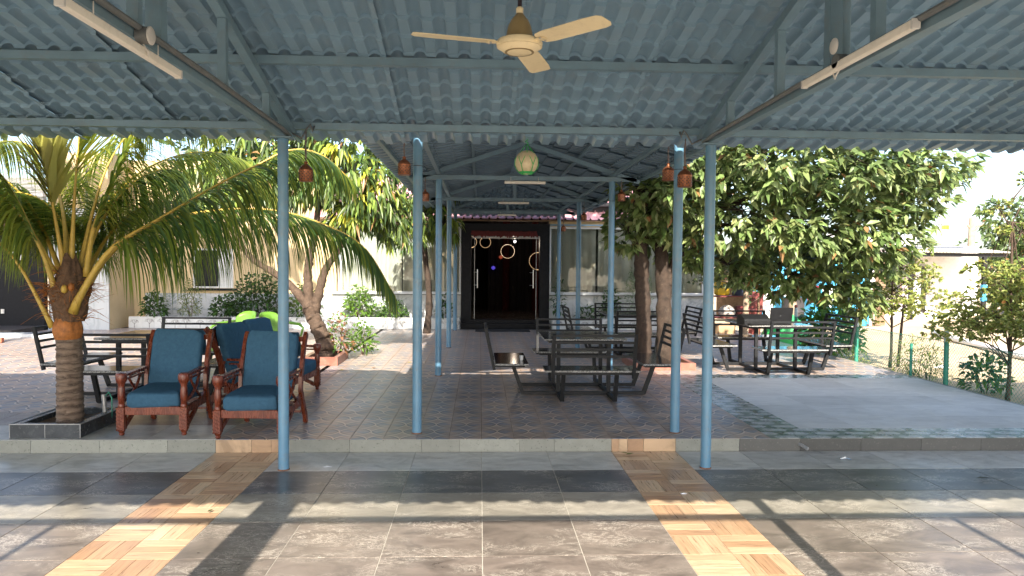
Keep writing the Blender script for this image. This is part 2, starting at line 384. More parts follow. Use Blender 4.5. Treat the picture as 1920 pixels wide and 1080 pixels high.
# ------------------------------------------------------------------ mesh helpers
class MB:
    def __init__(s): s.v = []; s.f = []
    def quad(s, a, b, c, d): i = len(s.v); s.v += [tuple(a), tuple(b), tuple(c), tuple(d)]; s.f.append((i, i+1, i+2, i+3))
    def box(s, c, size, rot=None):
        i = len(s.v); hx, hy, hz = (k/2 for k in size); c = Vector(c)
        for p in ((-1,-1,-1),(1,-1,-1),(1,1,-1),(-1,1,-1),(-1,-1,1),(1,-1,1),(1,1,1),(-1,1,1)):
            q = Vector((p[0]*hx, p[1]*hy, p[2]*hz))
            if rot is not None: q = rot @ q
            s.v.append(tuple(c+q))
        s.f += [tuple(i+k for k in q) for q in ((0,3,2,1),(4,5,6,7),(0,1,5,4),(1,2,6,5),(2,3,7,6),(3,0,4,7))]
        return s
    def bbox(s, x0, x1, y0, y1, z0, z1): return s.box(((x0+x1)/2, (y0+y1)/2, (z0+z1)/2), (x1-x0, y1-y0, z1-z0))
    def bevel_box(s, c, size, b, rot=None):
        """box with chamfered top edges and corners"""
        i = len(s.v); hx, hy, hz = (k/2 for k in size); c = Vector(c)
        ring = lambda ix, iy, z: [(-hx+ix, -hy+iy, z), (hx-ix, -hy+iy, z), (hx-ix, hy-iy, z), (-hx+ix, hy-iy, z)]
        pts = ring(b, b, -hz) + ring(0, 0, -hz+b) + ring(0, 0, hz-b) + ring(b, b, hz)
        for q in pts:
            q = Vector(q)
            if rot is not None: q = rot @ q
            s.v.append(tuple(c+q))
        s.f.append((i+3, i+2, i+1, i)); s.f.append((i+12, i+13, i+14, i+15))
        for r in range(3):
            for k in range(4):
                a = i+r*4+k; bb = i+r*4+(k+1) % 4
                s.f.append((a, bb, bb+4, a+4))
        return s
    def bar(s, p0, p1, w, h, up=(0, 0, 1)):
        p0, p1 = Vector(p0), Vector(p1); d = (p1-p0); L = d.length; d.normalize()
        x = d.cross(Vector(up))
        if x.length < 1e-4: x = d.cross(Vector((0, 1, 0)))
        x.normalize(); z = x.cross(d)
        return s.box((p0+p1)/2, (w, L, h), Matrix((x, d, z)).transposed())
    def tube(s, p0, p1, r0, r1=None, n=12, caps=True):
        return s.path([p0, p1], [r0, r0 if r1 is None else r1], n, caps)
    def path(s, pts, rad, n=8, caps=True):
        pts = [Vector(p) for p in pts]
        if isinstance(rad, (int, float)): rad = [rad]*len(pts)
        i = len(s.v); px = None
        for k, p in enumerate(pts):
            d = (pts[min(k+1, len(pts)-1)]-pts[max(k-1, 0)]).normalized()
            if px is None:
                px = d.cross(Vector((0, 0, 1)))
                if px.length < 1e-3: px = Vector((1, 0, 0))
            px = (px - d*px.dot(d)).normalized(); py = d.cross(px)
            for a in range(n):
                t = 2*PI*a/n; s.v.append(tuple(p + float(rad[k])*(math.cos(t)*px + math.sin(t)*py)))
        for k in range(len(pts)-1):
            for a in range(n):
                b = (a+1) % n; s.f.append((i+k*n+a, i+k*n+b, i+(k+1)*n+b, i+(k+1)*n+a))
        if caps:
            s.f.append(tuple(i+a for a in reversed(range(n)))); j = i+(len(pts)-1)*n
            s.f.append(tuple(j+a for a in range(n)))
        return s
    def lathe(s, prof, c=(0, 0, 0), n=16):
        """prof: (radius, z) from the bottom up"""
        i = len(s.v)
        for r, z in prof:
            for a in range(n):
                t = 2*PI*a/n; s.v.append((c[0]+r*math.cos(t), c[1]+r*math.sin(t), c[2]+z))
        for k in range(len(prof)-1):
            for a in range(n):
                b = (a+1) % n; s.f.append((i+k*n+a, i+k*n+b, i+(k+1)*n+b, i+(k+1)*n+a))
        if prof[0][0] > 1e-3: s.f.append(tuple(i+a for a in reversed(range(n))))
        if prof[-1][0] > 1e-3: s.f.append(tuple(i+(len(prof)-1)*n+a for a in range(n)))
        return s
    def grid(s, fn, nu, nv):
        i = len(s.v)
        for b in range(nv+1):
            for a in range(nu+1): s.v.append(tuple(fn(a/nu, b/nv)))
        for b in range(nv):
            for a in range(nu):
                q = i+b*(nu+1)+a; s.f.append((q, q+1, q+nu+2, q+nu+1))
        return s
    def mesh(s, name, mat=None, smooth=False, auto=None):
        me = bpy.data.meshes.new(name); me.from_pydata(s.v, [], s.f); me.update()
        if smooth or auto:
            me.polygons.foreach_set('use_smooth', [True]*len(me.polygons))
            if auto: me.set_sharp_from_angle(angle=math.radians(auto))
        if mat: me.materials.append(M[mat] if isinstance(mat, str) else mat)
        return me

def obj(name, me, parent=None, loc=None, mat=None, **kw):
    if isinstance(me, MB): me = me.mesh(name, kw.pop('material', None) or mat, kw.pop('smooth', False), kw.pop('auto', None))
    o = bpy.data.objects.new(name, me); COL.objects.link(o)
    if parent is not None: o.parent = parent
    if loc is not None: o.location = loc
    return o
def tag(o, label=None, cat=None, group=None, kind=None):
    for k, v in (('label', label), ('category', cat), ('group', group), ('kind', kind)):
        if v: o[k] = v
    return o
def thing(name, loc=(0, 0, 0), rz=0, label=None, cat=None, group=None):
    e = bpy.data.objects.new(name, None); COL.objects.link(e); e.location = loc; e.rotation_euler = (0, 0, rz)
    e.empty_display_size = .1
    return tag(e, label, cat, group)
def kids(o): return [c for c in bpy.data.objects if c.parent == o]
def copy_tree(o, parent=None):
    c = o.copy(); COL.objects.link(c); c.parent = parent
    for k in TREE.get(o.name, ()): copy_tree(k, c)
    return c
TREE = {}
def index_tree():
    TREE.clear()
    for o in bpy.data.objects:
        if o.parent: TREE.setdefault(o.parent.name, []).append(o)

def np_mesh(name, V, F, cols=None, mat=None, smooth=False):
    me = bpy.data.meshes.new(name); V = np.asarray(V, np.float32); F = np.asarray(F, np.int32); k = F.shape[1]
    me.vertices.add(len(V)); me.vertices.foreach_set('co', V.ravel())
    me.loops.add(F.size); me.loops.foreach_set('vertex_index', F.ravel())
    me.polygons.add(len(F)); me.polygons.foreach_set('loop_start', np.arange(0, F.size, k, dtype=np.int32))
    me.polygons.foreach_set('loop_total', np.full(len(F), k, np.int32))
    me.update(calc_edges=True)
    if cols is not None:
        a = me.color_attributes.new('col', 'FLOAT_COLOR', 'POINT')
        c = np.ones((len(V), 4), np.float32); c[:, :3] = cols; a.data.foreach_set('color', c.ravel())
    if smooth: me.polygons.foreach_set('use_smooth', np.ones(len(F), bool))
    if mat: me.materials.append(M[mat])
    me.validate(); return me

def leaves_mesh(name, P, D, N, L, Wd, col, mat='leaf', fold=.18, droop=.15):
    """folded pointed leaves: base P, direction D, up-normal N, length L, width Wd"""
    P, D, N = (np.asarray(a, float) for a in (P, D, N)); n = len(P)
    D /= np.linalg.norm(D, axis=1, keepdims=True)+1e-9
    Sd = np.cross(D, N); Sd /= np.linalg.norm(Sd, axis=1, keepdims=True)+1e-9
    N = np.cross(Sd, D); L = np.asarray(L).reshape(-1, 1)*np.ones((n, 1)); Wd = np.asarray(Wd).reshape(-1, 1)*np.ones((n, 1))
    g = np.array([0, 0, -1.])
    mid = P+D*L*.45-N*Wd*fold; tip = P+D*L+g*L*droop*1.6
    l = P+D*L*.38+Sd*Wd*.5; r = P+D*L*.38-Sd*Wd*.5
    l2 = P+D*L*.72+Sd*Wd*.3+g*L*droop*.7; r2 = P+D*L*.72-Sd*Wd*.3+g*L*droop*.7; m2 = P+D*L*.74-N*Wd*fold*.6+g*L*droop*.7
    V = np.stack([P, l, r, mid, l2, r2, m2, tip], 1).reshape(-1, 3)
    b = (np.arange(n)*8)[:, None]
    T = np.array([[0,3,1],[0,2,3],[1,3,6],[1,6,4],[3,2,5],[3,5,6],[4,6,7],[6,5,7]])
    F = (b[:, None, :]+T[None]).reshape(-1, 3)
    return np_mesh(name, V, F, np.repeat(np.asarray(col), 8, 0), mat, smooth=False)

def pick_cols(n, pal, jit=.18):
    pal = np.array(pal); c = pal[rng.integers(0, len(pal), n)]
    return c*(1+jit*rng.normal(size=(n, 1)))*(1+.05*rng.normal(size=(n, 3)))

def unit(n):
    d = rng.normal(size=(n, 3)); return d/np.linalg.norm(d, axis=1, keepdims=True)

# ------------------------------------------------------------------ ground
ground = obj('sandy_ground', MB().grid(lambda a, b: ((a-.5)*900, -250+b*900, -.03+.02*math.sin(a*900)*math.cos(b*700)), 60, 60), mat='sand'); tag(ground, kind='structure')
ground.data.materials[0] = M['sand']

# lower floor: slab of grout with separate polished tiles
X0, Y0, T = .0264, 4.2796, .6
STEP_Y = Y0+4*T; ZT = .12
lower = obj('lower_floor', MB().bbox(-9.5, 10, Y0-2*T, STEP_Y, -.25, -.004), mat='grout'); tag(lower, kind='structure')
apron = obj('floor_apron', MB().bbox(-9.5, 10, -6, Y0-2*T-.003, -.2, 0), lower, mat='stone_tile'); apron.color = (.15, .13, .115, 1)
tile_me = MB().bevel_box((0, 0, -.004), (T-.005, T-.005, .008), .0012).mesh('tile', 'stone_tile')
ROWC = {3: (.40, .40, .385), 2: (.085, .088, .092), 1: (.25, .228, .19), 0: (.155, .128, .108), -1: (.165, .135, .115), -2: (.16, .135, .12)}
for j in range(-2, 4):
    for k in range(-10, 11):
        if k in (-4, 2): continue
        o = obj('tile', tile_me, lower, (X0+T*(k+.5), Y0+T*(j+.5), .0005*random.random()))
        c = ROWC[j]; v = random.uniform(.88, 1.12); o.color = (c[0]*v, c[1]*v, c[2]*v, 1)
# basket-weave timber-look strips running to the step
pl_me = MB().bevel_box((0, 0, -.004), (.2965, .0975, .008), .001).mesh('plank', 'plank')
for k in (-4, 2):
    for j in range(10):
        for c in range(2):
            cx = X0+T*k+.15+.3*c; cy = Y0-T+.15+.3*j
            for q in range(3):
                o = obj('plank', pl_me, lower)
                off = (q-1)*.1
                if (j+c) % 2: o.location = (cx, cy+off, .0003)
                else: o.location = (cx+off, cy, .0003); o.rotation_euler[2] = PI/2

# ------------------------------------------------------------------ raised floor
raised = obj('raised_floor', MB().bbox(-11.5, 6.33, STEP_Y+.016, 18.2, -.2, ZT-.007), mat='grout_dark'); tag(raised, kind='structure')
# step face: speckled stone pieces, pale timber-look pieces at the strips, dark stone to the right
def riser(x0, x1, mat, th=.016, oy=0):
    return obj('riser_tile', MB().bevel_box(((x0+x1)/2, STEP_Y+.008+oy, ZT/2-.002), (x1-x0-.003, th, ZT-.004), .0015), raised, mat=mat)
x = -9.4
while x < -2.38:
    riser(x, min(x+.6, X0-4*T), 'riser', oy=random.uniform(0, .001)); x += .6
sx = X0-4*T
for a, b in ((0, .32), (.32, .5), (.5, .6)): riser(sx+a, sx+b, 'plank')
x = sx+.6
for w in (.6, .65, .35, .55, .32, .55):
    x1 = min(x+w, X0+2*T); riser(x, x1, 'riser', oy=random.uniform(0, .001)); x = x1
    if x >= X0+2*T-.01: break
sx = X0+2*T
for a, b in ((0, .07), (.07, .15), (.15, .3), (.3, .6)): riser(sx+a, sx+b, 'plank')
riser(sx+.6, sx+1.2, 'riser'); x = sx+1.2
while x < 6.3:
    riser(x, min(x+.58, 6.33), 'riser_dark'); x += .58
# patterned tiles
PX0, PX1 = X0-4*T+.0, X0+4.5*T           # -2.374 .. 2.726
pt_me = MB().bevel_box((0, 0, -.0035), (.2965, .2965, .007), .001).mesh('tile', 'print_tile')
n_t = 0
rows = int((10.55-STEP_Y)/.3)+1
for j in range(rows):
    for k in range(17):
        obj('tile', pt_me, raised, (PX0+.15+.3*k, STEP_Y+.152+.3*j, ZT+.0004*random.random()))
YF = STEP_Y+.002+.3*rows
far = MB()
def far_tiles(x0, x1, y0, y1, s=.3):
    nx = int(round((x1-x0)/s)); ny = int(round((y1-y0)/s))
    for a in range(nx):
        for b in range(ny):
            far.bbox(x0+a*s+.002, x0+(a+1)*s-.002, y0+b*s+.002, y0+(b+1)*s-.002, ZT-.007, ZT)
far_tiles(PX0, PX0+5.1, YF, 17.9)
GY = YF                                    # back edge of the grey rectangle
far_tiles(PX0+5.1, 6.3, GY, 17.9)
far_tiles(-11.3, PX0-.05, 7.9, 17.9)
tag(obj('distant_tiles', far, raised, mat='print_tile'), kind='stuff')
# grey rectangle at the right with its chain border
GX0 = PX0+5.1
ch_me = MB().bevel_box((0, 0, -.0035), (.447, .447, .007), .001).mesh('border_tile', 'chain_tile')
def border(x, y, sx, sy):
    return obj('border_tile', MB().bevel_box((x+sx/2, y+sy/2, ZT-.0035), (sx-.003, sy-.003, .007), .001), raised, mat='chain_tile')
y = STEP_Y+.002+.4
while y < GY-.3-.01:
    y1 = min(y+.45, GY-.3); border(GX0, y, .45, y1-y); y = y1
x = GX0
while x < 6.32:
    x1 = min(x+.45, 6.33); border(x, STEP_Y+.002, x1-x, .4); border(x, GY-.3, x1-x, .3); x = x1
for a in range(6):
    for b in range(6):
        xa, xb = GX0+.45+a*.6, min(GX0+.45+(a+1)*.6, 6.33); ya, yb = STEP_Y+.402+b*.6, min(STEP_Y+.402+(b+1)*.6, GY-.3)
        if xb-xa < .02 or yb-ya < .02: continue
        o = obj('tile', MB().bevel_box(((xa+xb)/2, (ya+yb)/2, ZT-.0035), (xb-xa-.002, yb-ya-.002, .007), .001), raised, mat='matt_tile')
        v = random.uniform(.9, 1.1); o.color = (.62*v, .61*v, .59*v, 1)
# left: pale strip along the step, dark glossy tiles behind
x = -9.6
while x < PX0-.01:
    x1 = min(x+.6, PX0)
    o = obj('tile', MB().bevel_box(((x+x1)/2, STEP_Y+.3, ZT-.0035), (x1-x-.003, .594, .007), .001), raised, mat='stone_tile'); v = random.uniform(.9, 1.1); o.color = (.38*v, .38*v, .36*v, 1)
    o = obj('tile', MB().bevel_box(((x+x1)/2, STEP_Y+.907, ZT-.0035), (x1-x-.003, .61, .007), .001), raised, mat='stone_tile'); v = random.uniform(.9, 1.1); o.color = (.19*v, .14*v, .12*v, 1)
    x = x1
obj('edge_strip', MB().bbox(6.331, 6.39, STEP_Y, 18.2, -.2, ZT-.002), raised, mat='riser')

# ------------------------------------------------------------------ tile-profile roof sheets
def sheet_mesh(name, nrib, rows, pitch=.16, step=.219, tab=.05, lift=.030, mat='roof'):
    xs = []
    prof = [(-.08, 0), (-.046, 0), (-.042, .009), (-.035, .023), (-.021, .035), (0, .039), (.021, .035), (.035, .023), (.042, .009), (.046, 0)]
    xs.append((-tab, 0))
    for k in range(nrib):
        for a, h in prof: xs.append((pitch*k+.08+a, h))
    xs.append((pitch*nrib, 0)); Wt = pitch*nrib
    vs = []
    for r in range(rows):
        vs.append((r*step+.001, 0)); vs.append((r*step+step*.5, .012)); vs.append(((r+1)*step-.005, .026))
    nu, nv = len(xs), len(vs); V = []; F = []
    for side in (0, 1):
        for (v, dz) in vs:
            for (u, h) in xs:
                V.append((u, v, h+dz+lift*(1-u/Wt) + (.003 if side else 0)))
    for side in (0, 1):
        o = side*nu*nv
        for b in range(nv-1):
            for a in range(nu-1):
                q = o+b*nu+a
                F.append((q, q+1, q+nu+1, q+nu) if not side else (q+nu, q+nu+1, q+1, q))
    o = nu*nv
    for a in range(nu-1): F.append((a, o+a, o+a+1, a+1)); q = (nv-1)*nu+a; F.append((q, q+1, o+q+1, o+q))
    for b in range(nv-1):
        q = b*nu; F.append((q, q+nu, o+q+nu, o+q)); q += nu-1; F.append((q, o+q, o+q+nu, q+nu))
    me = bpy.data.meshes.new(name); me.from_pydata(V, [], F); me.update()
    me.polygons.foreach_set('use_smooth', [True]*len(F)); me.set_sharp_from_angle(angle=math.radians(38))
    me.materials.append(M[mat]); return me
SL = math.atan(.263); RID_Y = 4.13
def zs(y): return 2.938+.263*(6.333-y)          # underside plane of the sheets (far half)
RZ = zs(RID_Y)
canopy = thing('canopy', (0, RID_Y, 0), 0, 'large open canopy with blue-grey tile-profile roof in the foreground', 'canopy')
def sub(name, mb, parent, mat, **kw):
    """mesh given in world coordinates, parented to an unrotated empty"""
    o = obj(name, mb, parent, mat=mat, **kw); o.location = -parent.matrix_basis.translation if parent.type == 'EMPTY' else (0, 0, 0)
    return o
c_, s_ = math.cos(SL), math.sin(SL)
far_sheet = sheet_mesh('roof_sheet', 6, 13, step=.2225); near_sheet = sheet_mesh('roof_sheet', 6, 14, step=.2115)
CI = Matrix.Translation((0, -RID_Y, 0))
def sheet(parent, me, ex, ey, p, inv):
    o = bpy.data.objects.new('roof_sheet', me); COL.objects.link(o)
    ex, ey = Vector(ex).normalized(), Vector(ey).normalized()
    m = Matrix((ex, ey, ex.cross(ey))).transposed().to_4x4(); m.translation = Vector(p)
    o.parent = parent; o.matrix_basis = inv @ m
    return o
for k in range(-9, 10):
    xx = .28+.96*k
    dz = random.uniform(-.003, .003)
    sheet(canopy, far_sheet, (1, 0, 0), (0, c_, -s_), (xx, RID_Y-.085, RZ+.012+dz), CI)
    sheet(canopy, near_sheet, (-1, 0, 0), (0, -c_, -s_), (xx+.96, RID_Y+.085, RZ+.022+dz), CI)
rc = MB(); rc.path([(-8.6, RID_Y, RZ+.06), (9.8, RID_Y, RZ+.06)], .11, 10); sub('ridge_cap', rc, canopy, 'roof', auto=40)
for py in (5.35, 6.4):
    for yy in (py, 2*RID_Y-py):
        zz = zs(py)-.03
        sub('purlin', MB().bbox(-8.5, 9.7, yy-.03, yy+.03, zz-.028, zz+.028), canopy, 'steel')
sub('purlin', MB().bbox(-8.5, 9.7, RID_Y-.2, RID_Y-.15, RZ-.08, RZ-.03), canopy, 'steel')
sub('purlin', MB().bbox(-8.5, 9.7, RID_Y+.15, RID_Y+.2, RZ-.08, RZ-.03), canopy, 'steel')
# bare purlins of the unfinished bay behind the camera (their shadows cross the floor)
for yy, zz, hh in ((1.06, 2.80, .055), (.0, 2.80, .05)):
    sub('purlin', MB().bbox(-8.5, 9.7, yy-.03, yy+.03, zz-hh/2, zz+hh/2), canopy, 'steel')
for xx in (-2.89, 3.13): sub('tie_rod', MB().bar((xx, -2.2, 2.80), (xx, 1.03, 2.80), .045, .045), canopy, 'steel')
sub('shadow_plank', MB().bbox(-1.655, -1.42, .03, 1.5, 2.76, 2.79), canopy, 'steel')  # unseen plank, added to cast the wide shadow band on the floor
FX = (-5.18, -1.62, 1.935, 5.5)
for xx in FX:
    for yy in (6.125, 2*RID_Y-6.125):
        p = MB(); p.tube((xx, yy, 0), (xx, yy, 2.735), .0435, n=24)
        o = sub('post', p, canopy, 'post', auto=40)
        b = MB(); b.box((xx, yy, 2.742), (.17, .15, .012)); sub('cap_plate', b, o, 'steel')
        b = MB(); b.lathe([(.050, 0), (.048, .006), (.0440, .009)], (xx, yy, .001), 18); sub('base_ring', b, o, 'rust', auto=40)
    tr = sub('truss', MB().bbox(xx-.03, xx+.03, 2*RID_Y-6.30, 6.30, 2.75, 2.81), canopy, 'steel')
    rb = lambda y: 2.818+.263*(6.333-y)
    for sg in (1, -1):
        a = (xx, RID_Y, rb(RID_Y)+.033); b = (xx, RID_Y+sg*(6.42-RID_Y), rb(6.42)+.033)
        sub('rafter', MB().bar(a, b, .062, .062), tr, 'steel')
        for dy in (.59, 1.53):
            yy = RID_Y+sg*dy; sub('web_post', MB().bbox(xx-.026, xx+.026, yy-.026, yy+.026, 2.811, rb(RID_Y+dy)+.004), tr, 'steel')
    kd = -.36 if xx < 0 else -.14; sub('king_post', MB().bbox(xx-.038, xx+.038, RID_Y+kd-.038, RID_Y+kd+.038, 2.811, rb(RID_Y)-.02), tr, 'steel')

# conduits with round boxes along the two trusses in view
for xx, sg, nm in ((-1.62, 1, 'left'), (1.935, -1, 'right')):
    t = thing('electric_conduit', (xx, 4, 2.8), 0, 'grey electric conduit with round junction box along the %s truss' % nm, 'conduit')
    c1 = MB(); xo = xx+sg*.052
    c1.path([(xo, 2.0, 2.80), (xo, 3.2, 2.797), (xo, 4.4, 2.80), (xo, 5.2, 2.79), (xo, 5.9, 2.785), (xo-sg*.02, 6.22, 2.775)], .016, 8)
    sub('pipe', c1, t, 'steel_grey', auto=40)
    yb, zb, yl, lx, lz = (3.50, 2.77, 3.385, -1.575, 2.70) if sg > 0 else (3.80, 2.80, 3.65, 1.865, 2.775)
    c2 = MB(); c2.tube((xx-sg*.005, yb+.06, 2.84), (xx-sg*.005, yb+.06, 3.42), .02, n=10); sub('drop_pipe', c2, t, 'steel', auto=40)
    bx = MB(); bx.lathe([(.04, 0), (.04, .05), (.035, .055)], (0, 0, 0), 16)
    o = sub('junction_box', bx, t, 'steel_grey', auto=40); o.location = (xo-xx-sg*.02, yb-4, zb-2.8); o.rotation_euler = (0, PI/2*sg, 0)
    ld = MB(); ld.lathe([(.042, 0), (.042, .006), (.036, .010)], (0, 0, 0), 18)
    o = sub('box_lid', ld, t, 'white_plastic', auto=40)
    o.location = (xo-xx+sg*.036, yb-4, zb-2.8 if sg > 0 else zb-2.8+.08); o.rotation_euler = (0, PI/2*sg, 0)
    w = MB(); w.path([(xo, yb, zb-.03), (xo+sg*.02, yb+.01, zb-.07), (xo+sg*.01, yb+.04, zb-.08), (lx, yb+.08, lz+.022)], .004, 6); sub('wire', w, t, 'white_plastic')
    lamp = thing('tube_light', (lx, yl, lz), 0, 'long tube light fixed along the %s roof truss' % nm, 'light')
    m = MB(); m.bevel_box((lx, yl, lz), (.034, 1.07, .044), .006); sub('body', m, lamp, 'tube')
    for ye in (yl-.54, yl+.54):
        m = MB(); m.bevel_box((lx, ye, lz), (.037, .014, .047), .003); sub('end_cap', m, lamp, 'white_plastic')
    for ye in (yl-.3, yl+.3):
        m = MB(); m.path([(lx, ye, lz+.02), (lx, ye, (lz+2.78)/2+.01), (lx, ye, 2.78)], .0028, 5); sub('clip_wire', m, lamp, 'white_plastic')

# ------------------------------------------------------------------ covered walkway
WX = .65; WL, WR = -.585, 1.88; wsl = .328; wa = math.atan(wsl); wc, ws = math.cos(wa), math.sin(wa)
walk = thing('walkway_canopy', (WX, 12, 0), 0, 'gabled walkway canopy on slim blue posts leading to the dark door', 'canopy')
def rzw(x): return 3.405-wsl*abs(x-WX)           # rafter underside
WI = Matrix.Translation((-WX, -12, 0))
wsheet = sheet_mesh('roof_sheet', 6, 9, mat='roof_shaded')
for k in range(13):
    yy = 6.60+.96*k  # first sheets extended over the canopy eave to keep sun off the posts
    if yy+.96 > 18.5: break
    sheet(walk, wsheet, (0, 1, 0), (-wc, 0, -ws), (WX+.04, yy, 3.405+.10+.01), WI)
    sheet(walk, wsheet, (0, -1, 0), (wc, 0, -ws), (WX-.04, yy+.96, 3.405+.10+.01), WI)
rc = MB(); rc.path([(WX, 6.58, 3.55), (WX, 18.15, 3.55)], .09, 8); sub('ridge_cap', rc, walk, 'roof', auto=40)
WY = (6.92, 10.45, 13.95, 17.45)
for yy in WY:
    for xx in (WL, WR):
        p = MB(); p.tube((xx, yy, ZT-.01), (xx, yy, 2.91), .0445, n=20); o = sub('post', p, walk, 'post', auto=40)
        for zc in (.50, 2.63): sub('joint_ring', MB().lathe([(.0453, 0), (.0453, .006)], (xx, yy, zc), 20), o, 'rod_dark' if zc > 1 else 'post')
        sub('base_ring', MB().lathe([(.052, 0), (.049, .006), (.045, .009)], (xx, yy, ZT), 16), o, 'rust')
    tr = sub('truss', MB().bbox(WL-.35, WR+.35, yy-.03, yy+.03, 2.911, 2.971), walk, 'steel')
    for sg in (-1, 1):
        a = (WX, yy, 3.405+.031); xe = WX+sg*1.62; b = (xe, yy, rzw(xe)+.031)
        sub('rafter', MB().bar(a, b, .06, .06), tr, 'steel')
    sub('king_post', MB().bbox(WX-.03, WX+.03, yy-.03, yy+.03, 2.972, 3.40), tr, 'steel')
for xx in (WL-.0, WR): sub('eave_beam', MB().bbox(xx-.025, xx+.025, 6.9, 17.5, 2.972, 3.012), walk, 'steel')
for off in (.0, .75, 1.66):
    for sg in ((1,) if off == 0 else (-1, 1)):
        xx = WX+sg*off; zz = rzw(xx)+.062
        sub('purlin', MB().bbox(xx-.022, xx+.022, 6.92, 18.3, zz+.002, zz+.036), walk, 'steel')
for yy, nm in ((10.45, 'first'), (13.95, 'second'), (17.45, 'third')):
    l = thing('tube_light', (WX-.02, yy-.08, 2.87), 0, 'white tube light under the walkway, %s crossbeam from the viewer' % nm, 'light')
    yl = yy-.06; ww = .29 if yy < 17 else .22
    b = MB(); b.bevel_box((WX-.02, yl, 2.876), (ww*2, .035, .04), .006); sub('body', b, l, 'tube')
    for xx in (-.22*ww/.29, .17*ww/.29):
        b = MB(); b.tube((WX+xx, yl, 2.89), (WX+xx, yl+.028, 2.955), .003, n=6); sub('clip_wire', b, l, 'white_plastic')
# short cross roof in front of the hall door
porch = thing('door_porch_roof', (WX, 17.6, 2.9), 0, 'small dark tile-profile roof crossing in front of the hall door', 'roof')
PI_ = Matrix.Translation((-WX, -17.6, -2.9))
psh = sheet_mesh('roof_sheet', 6, 9, mat='roof_shaded')
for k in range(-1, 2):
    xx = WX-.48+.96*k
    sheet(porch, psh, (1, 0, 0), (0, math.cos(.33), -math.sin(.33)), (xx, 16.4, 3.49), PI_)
sub('beam', MB().bbox(-.8, 2.1, 17.72, 17.78, 2.975, 3.03), porch, 'steel')

# ------------------------------------------------------------------ ceiling fan
fx, fy, fz = .193, 3.75, 2.845
fan = thing('ceiling_fan', (fx, fy, fz), 0, 'cream three-bladed ceiling fan hanging under the canopy ridge', 'fan')
obj('down_rod', MB().tube((0, 0, .12), (0, 0, .56), .011, n=10), fan, mat='rod_dark', auto=40)
obj('canopy_cup', MB().lathe([(.045, 0), (.06, .05), (.03, .09)], (0, 0, .47), 18), fan, mat='cream', auto=40)
obj('motor', MB().lathe([(.115, -.02), (.118, 0), (.112, .012), (.10, .016)], (0, 0, 0), 32), fan, mat='cream', auto=40)
obj('bottom_cover', MB().lathe([(.02, -.052), (.05, -.05), (.085, -.040), (.108, -.021)], (0, 0, 0), 32), fan, mat='cream', auto=60)
obj('cover_ring', MB().lathe([(.070, -.0465), (.074, -.0465), (.074, -.042), (.070, -.042)], (0, 0, 0), 32), fan, mat='fan_brown')
obj('bell', MB().lathe([(.075, .018), (.07, .03), (.066, .05), (.058, .085), (.044, .115), (.026, .137), (.017, .15)], (0, 0, 0), 28), fan, mat='fan_brown', auto=50)
obj('rod_collar', MB().lathe([(.018, .148), (.018, .175), (.012, .182)], (0, 0, 0), 16), fan, mat='cream', auto=40)
bl = MB()
out = [(.13, -.032), (.145, -.052), (.20, -.066), (.48, -.072), (.555, -.066), (.575, -.045), (.578, .03), (.565, .052), (.53, .06), (.20, .058), (.145, .05), (.13, .03)]
n0 = len(out)
for z in (0, .0035):
    for a, b in out: bl.v.append((.13+(a-.13)*.93, b*.92, z - b*.15 + .004*math.cos(b*22)))
bl.f.append(tuple(range(n0))); bl.f.append(tuple(reversed(range(n0, 2*n0))))
for k in range(n0): bl.f.append((k, n0+k, n0+(k+1) % n0, (k+1) % n0))
bl_me = bl.mesh('blade', 'cream')
arm_me = MB().bar((.085, 0, .002), (.17, 0, -.001), .035, .004).mesh('blade_arm', 'cream')
scr_me = MB().lathe([(.006, 0), (.006, -.004), (.003, -.006)], (0, 0, 0), 8).mesh('screw', 'silver')
for az in (16, 136, 256):
    th = PI/2-math.radians(az)
    b = obj('blade', bl_me, fan); b.rotation_euler[2] = th; b.location[2] = -.006
    a = obj('blade_arm', arm_me, b)
    for q in (-.02, .02):
        s = obj('screw', scr_me, b, (.155, q, -.003-q*.15))

# ------------------------------------------------------------------ hanging lanterns and the netted gourd
def lantern(x, y, ztop, sc, label, zhook):
    t = thing('lantern', (x, y, ztop), 0, label, 'lantern', 'copper lanterns hung from the roof edges')
    r, h = .058*sc, .115*sc
    obj('body', MB().lathe([(r*.93, -h-.052*sc), (r*1.02, -h-.046*sc), (r, -h-.03*sc), (r, -.075*sc), (r*1.04, -.07*sc)], (0, 0, 0), 20), t, mat='copper', auto=40)
    obj('lid', MB().lathe([(r*1.06, -.07*sc), (r*.9, -.052*sc), (r*.55, -.032*sc), (r*.26, -.022*sc), (r*.24, -.008*sc), (r*.34, .0), (r*.1, .006*sc)], (0, 0, 0), 20), t, mat='copper', auto=40)
    b = MB()
    for ring in range(5):
        for k in range(12):
            a = 2*PI*(k+.5*(ring % 2))/12; z = -.09*sc-ring*.014*sc
            c = Vector((math.cos(a)*r, math.sin(a)*r, z)); b.box(c, (.006*sc, .010*sc, .008*sc), Matrix.Rotation(a, 3, 'Z'))
    obj('dark_hole_blocks', b, t, mat='rod_dark')  # solid dark blocks stand for shaded holes; the body is not pierced
    w = MB(); dz = zhook-ztop
    w.path([(0, 0, .0), (.004, 0, dz*.3), (-.006, .002, dz*.6), (.003, 0, dz)], .005, 6); w.path([(0, 0, .0), (-.008, .004, dz*.4), (.006, 0, dz*.7), (-.002, 0, dz)], .004, 5)
    obj('rope', w, t, mat='rope', smooth=True)
lantern(-1.475, 6.3, 2.575, 1.0, 'copper lantern hanging beside the front post near the palm', 2.83)
lantern(-.70, 6.8, 2.70, 1.0, 'copper lantern hanging left of the walkway entrance before mango leaves', 2.86)
lantern(-.76, 10.2, 2.74, .95, 'copper lantern hanging between the first and second left walkway posts', 2.92)
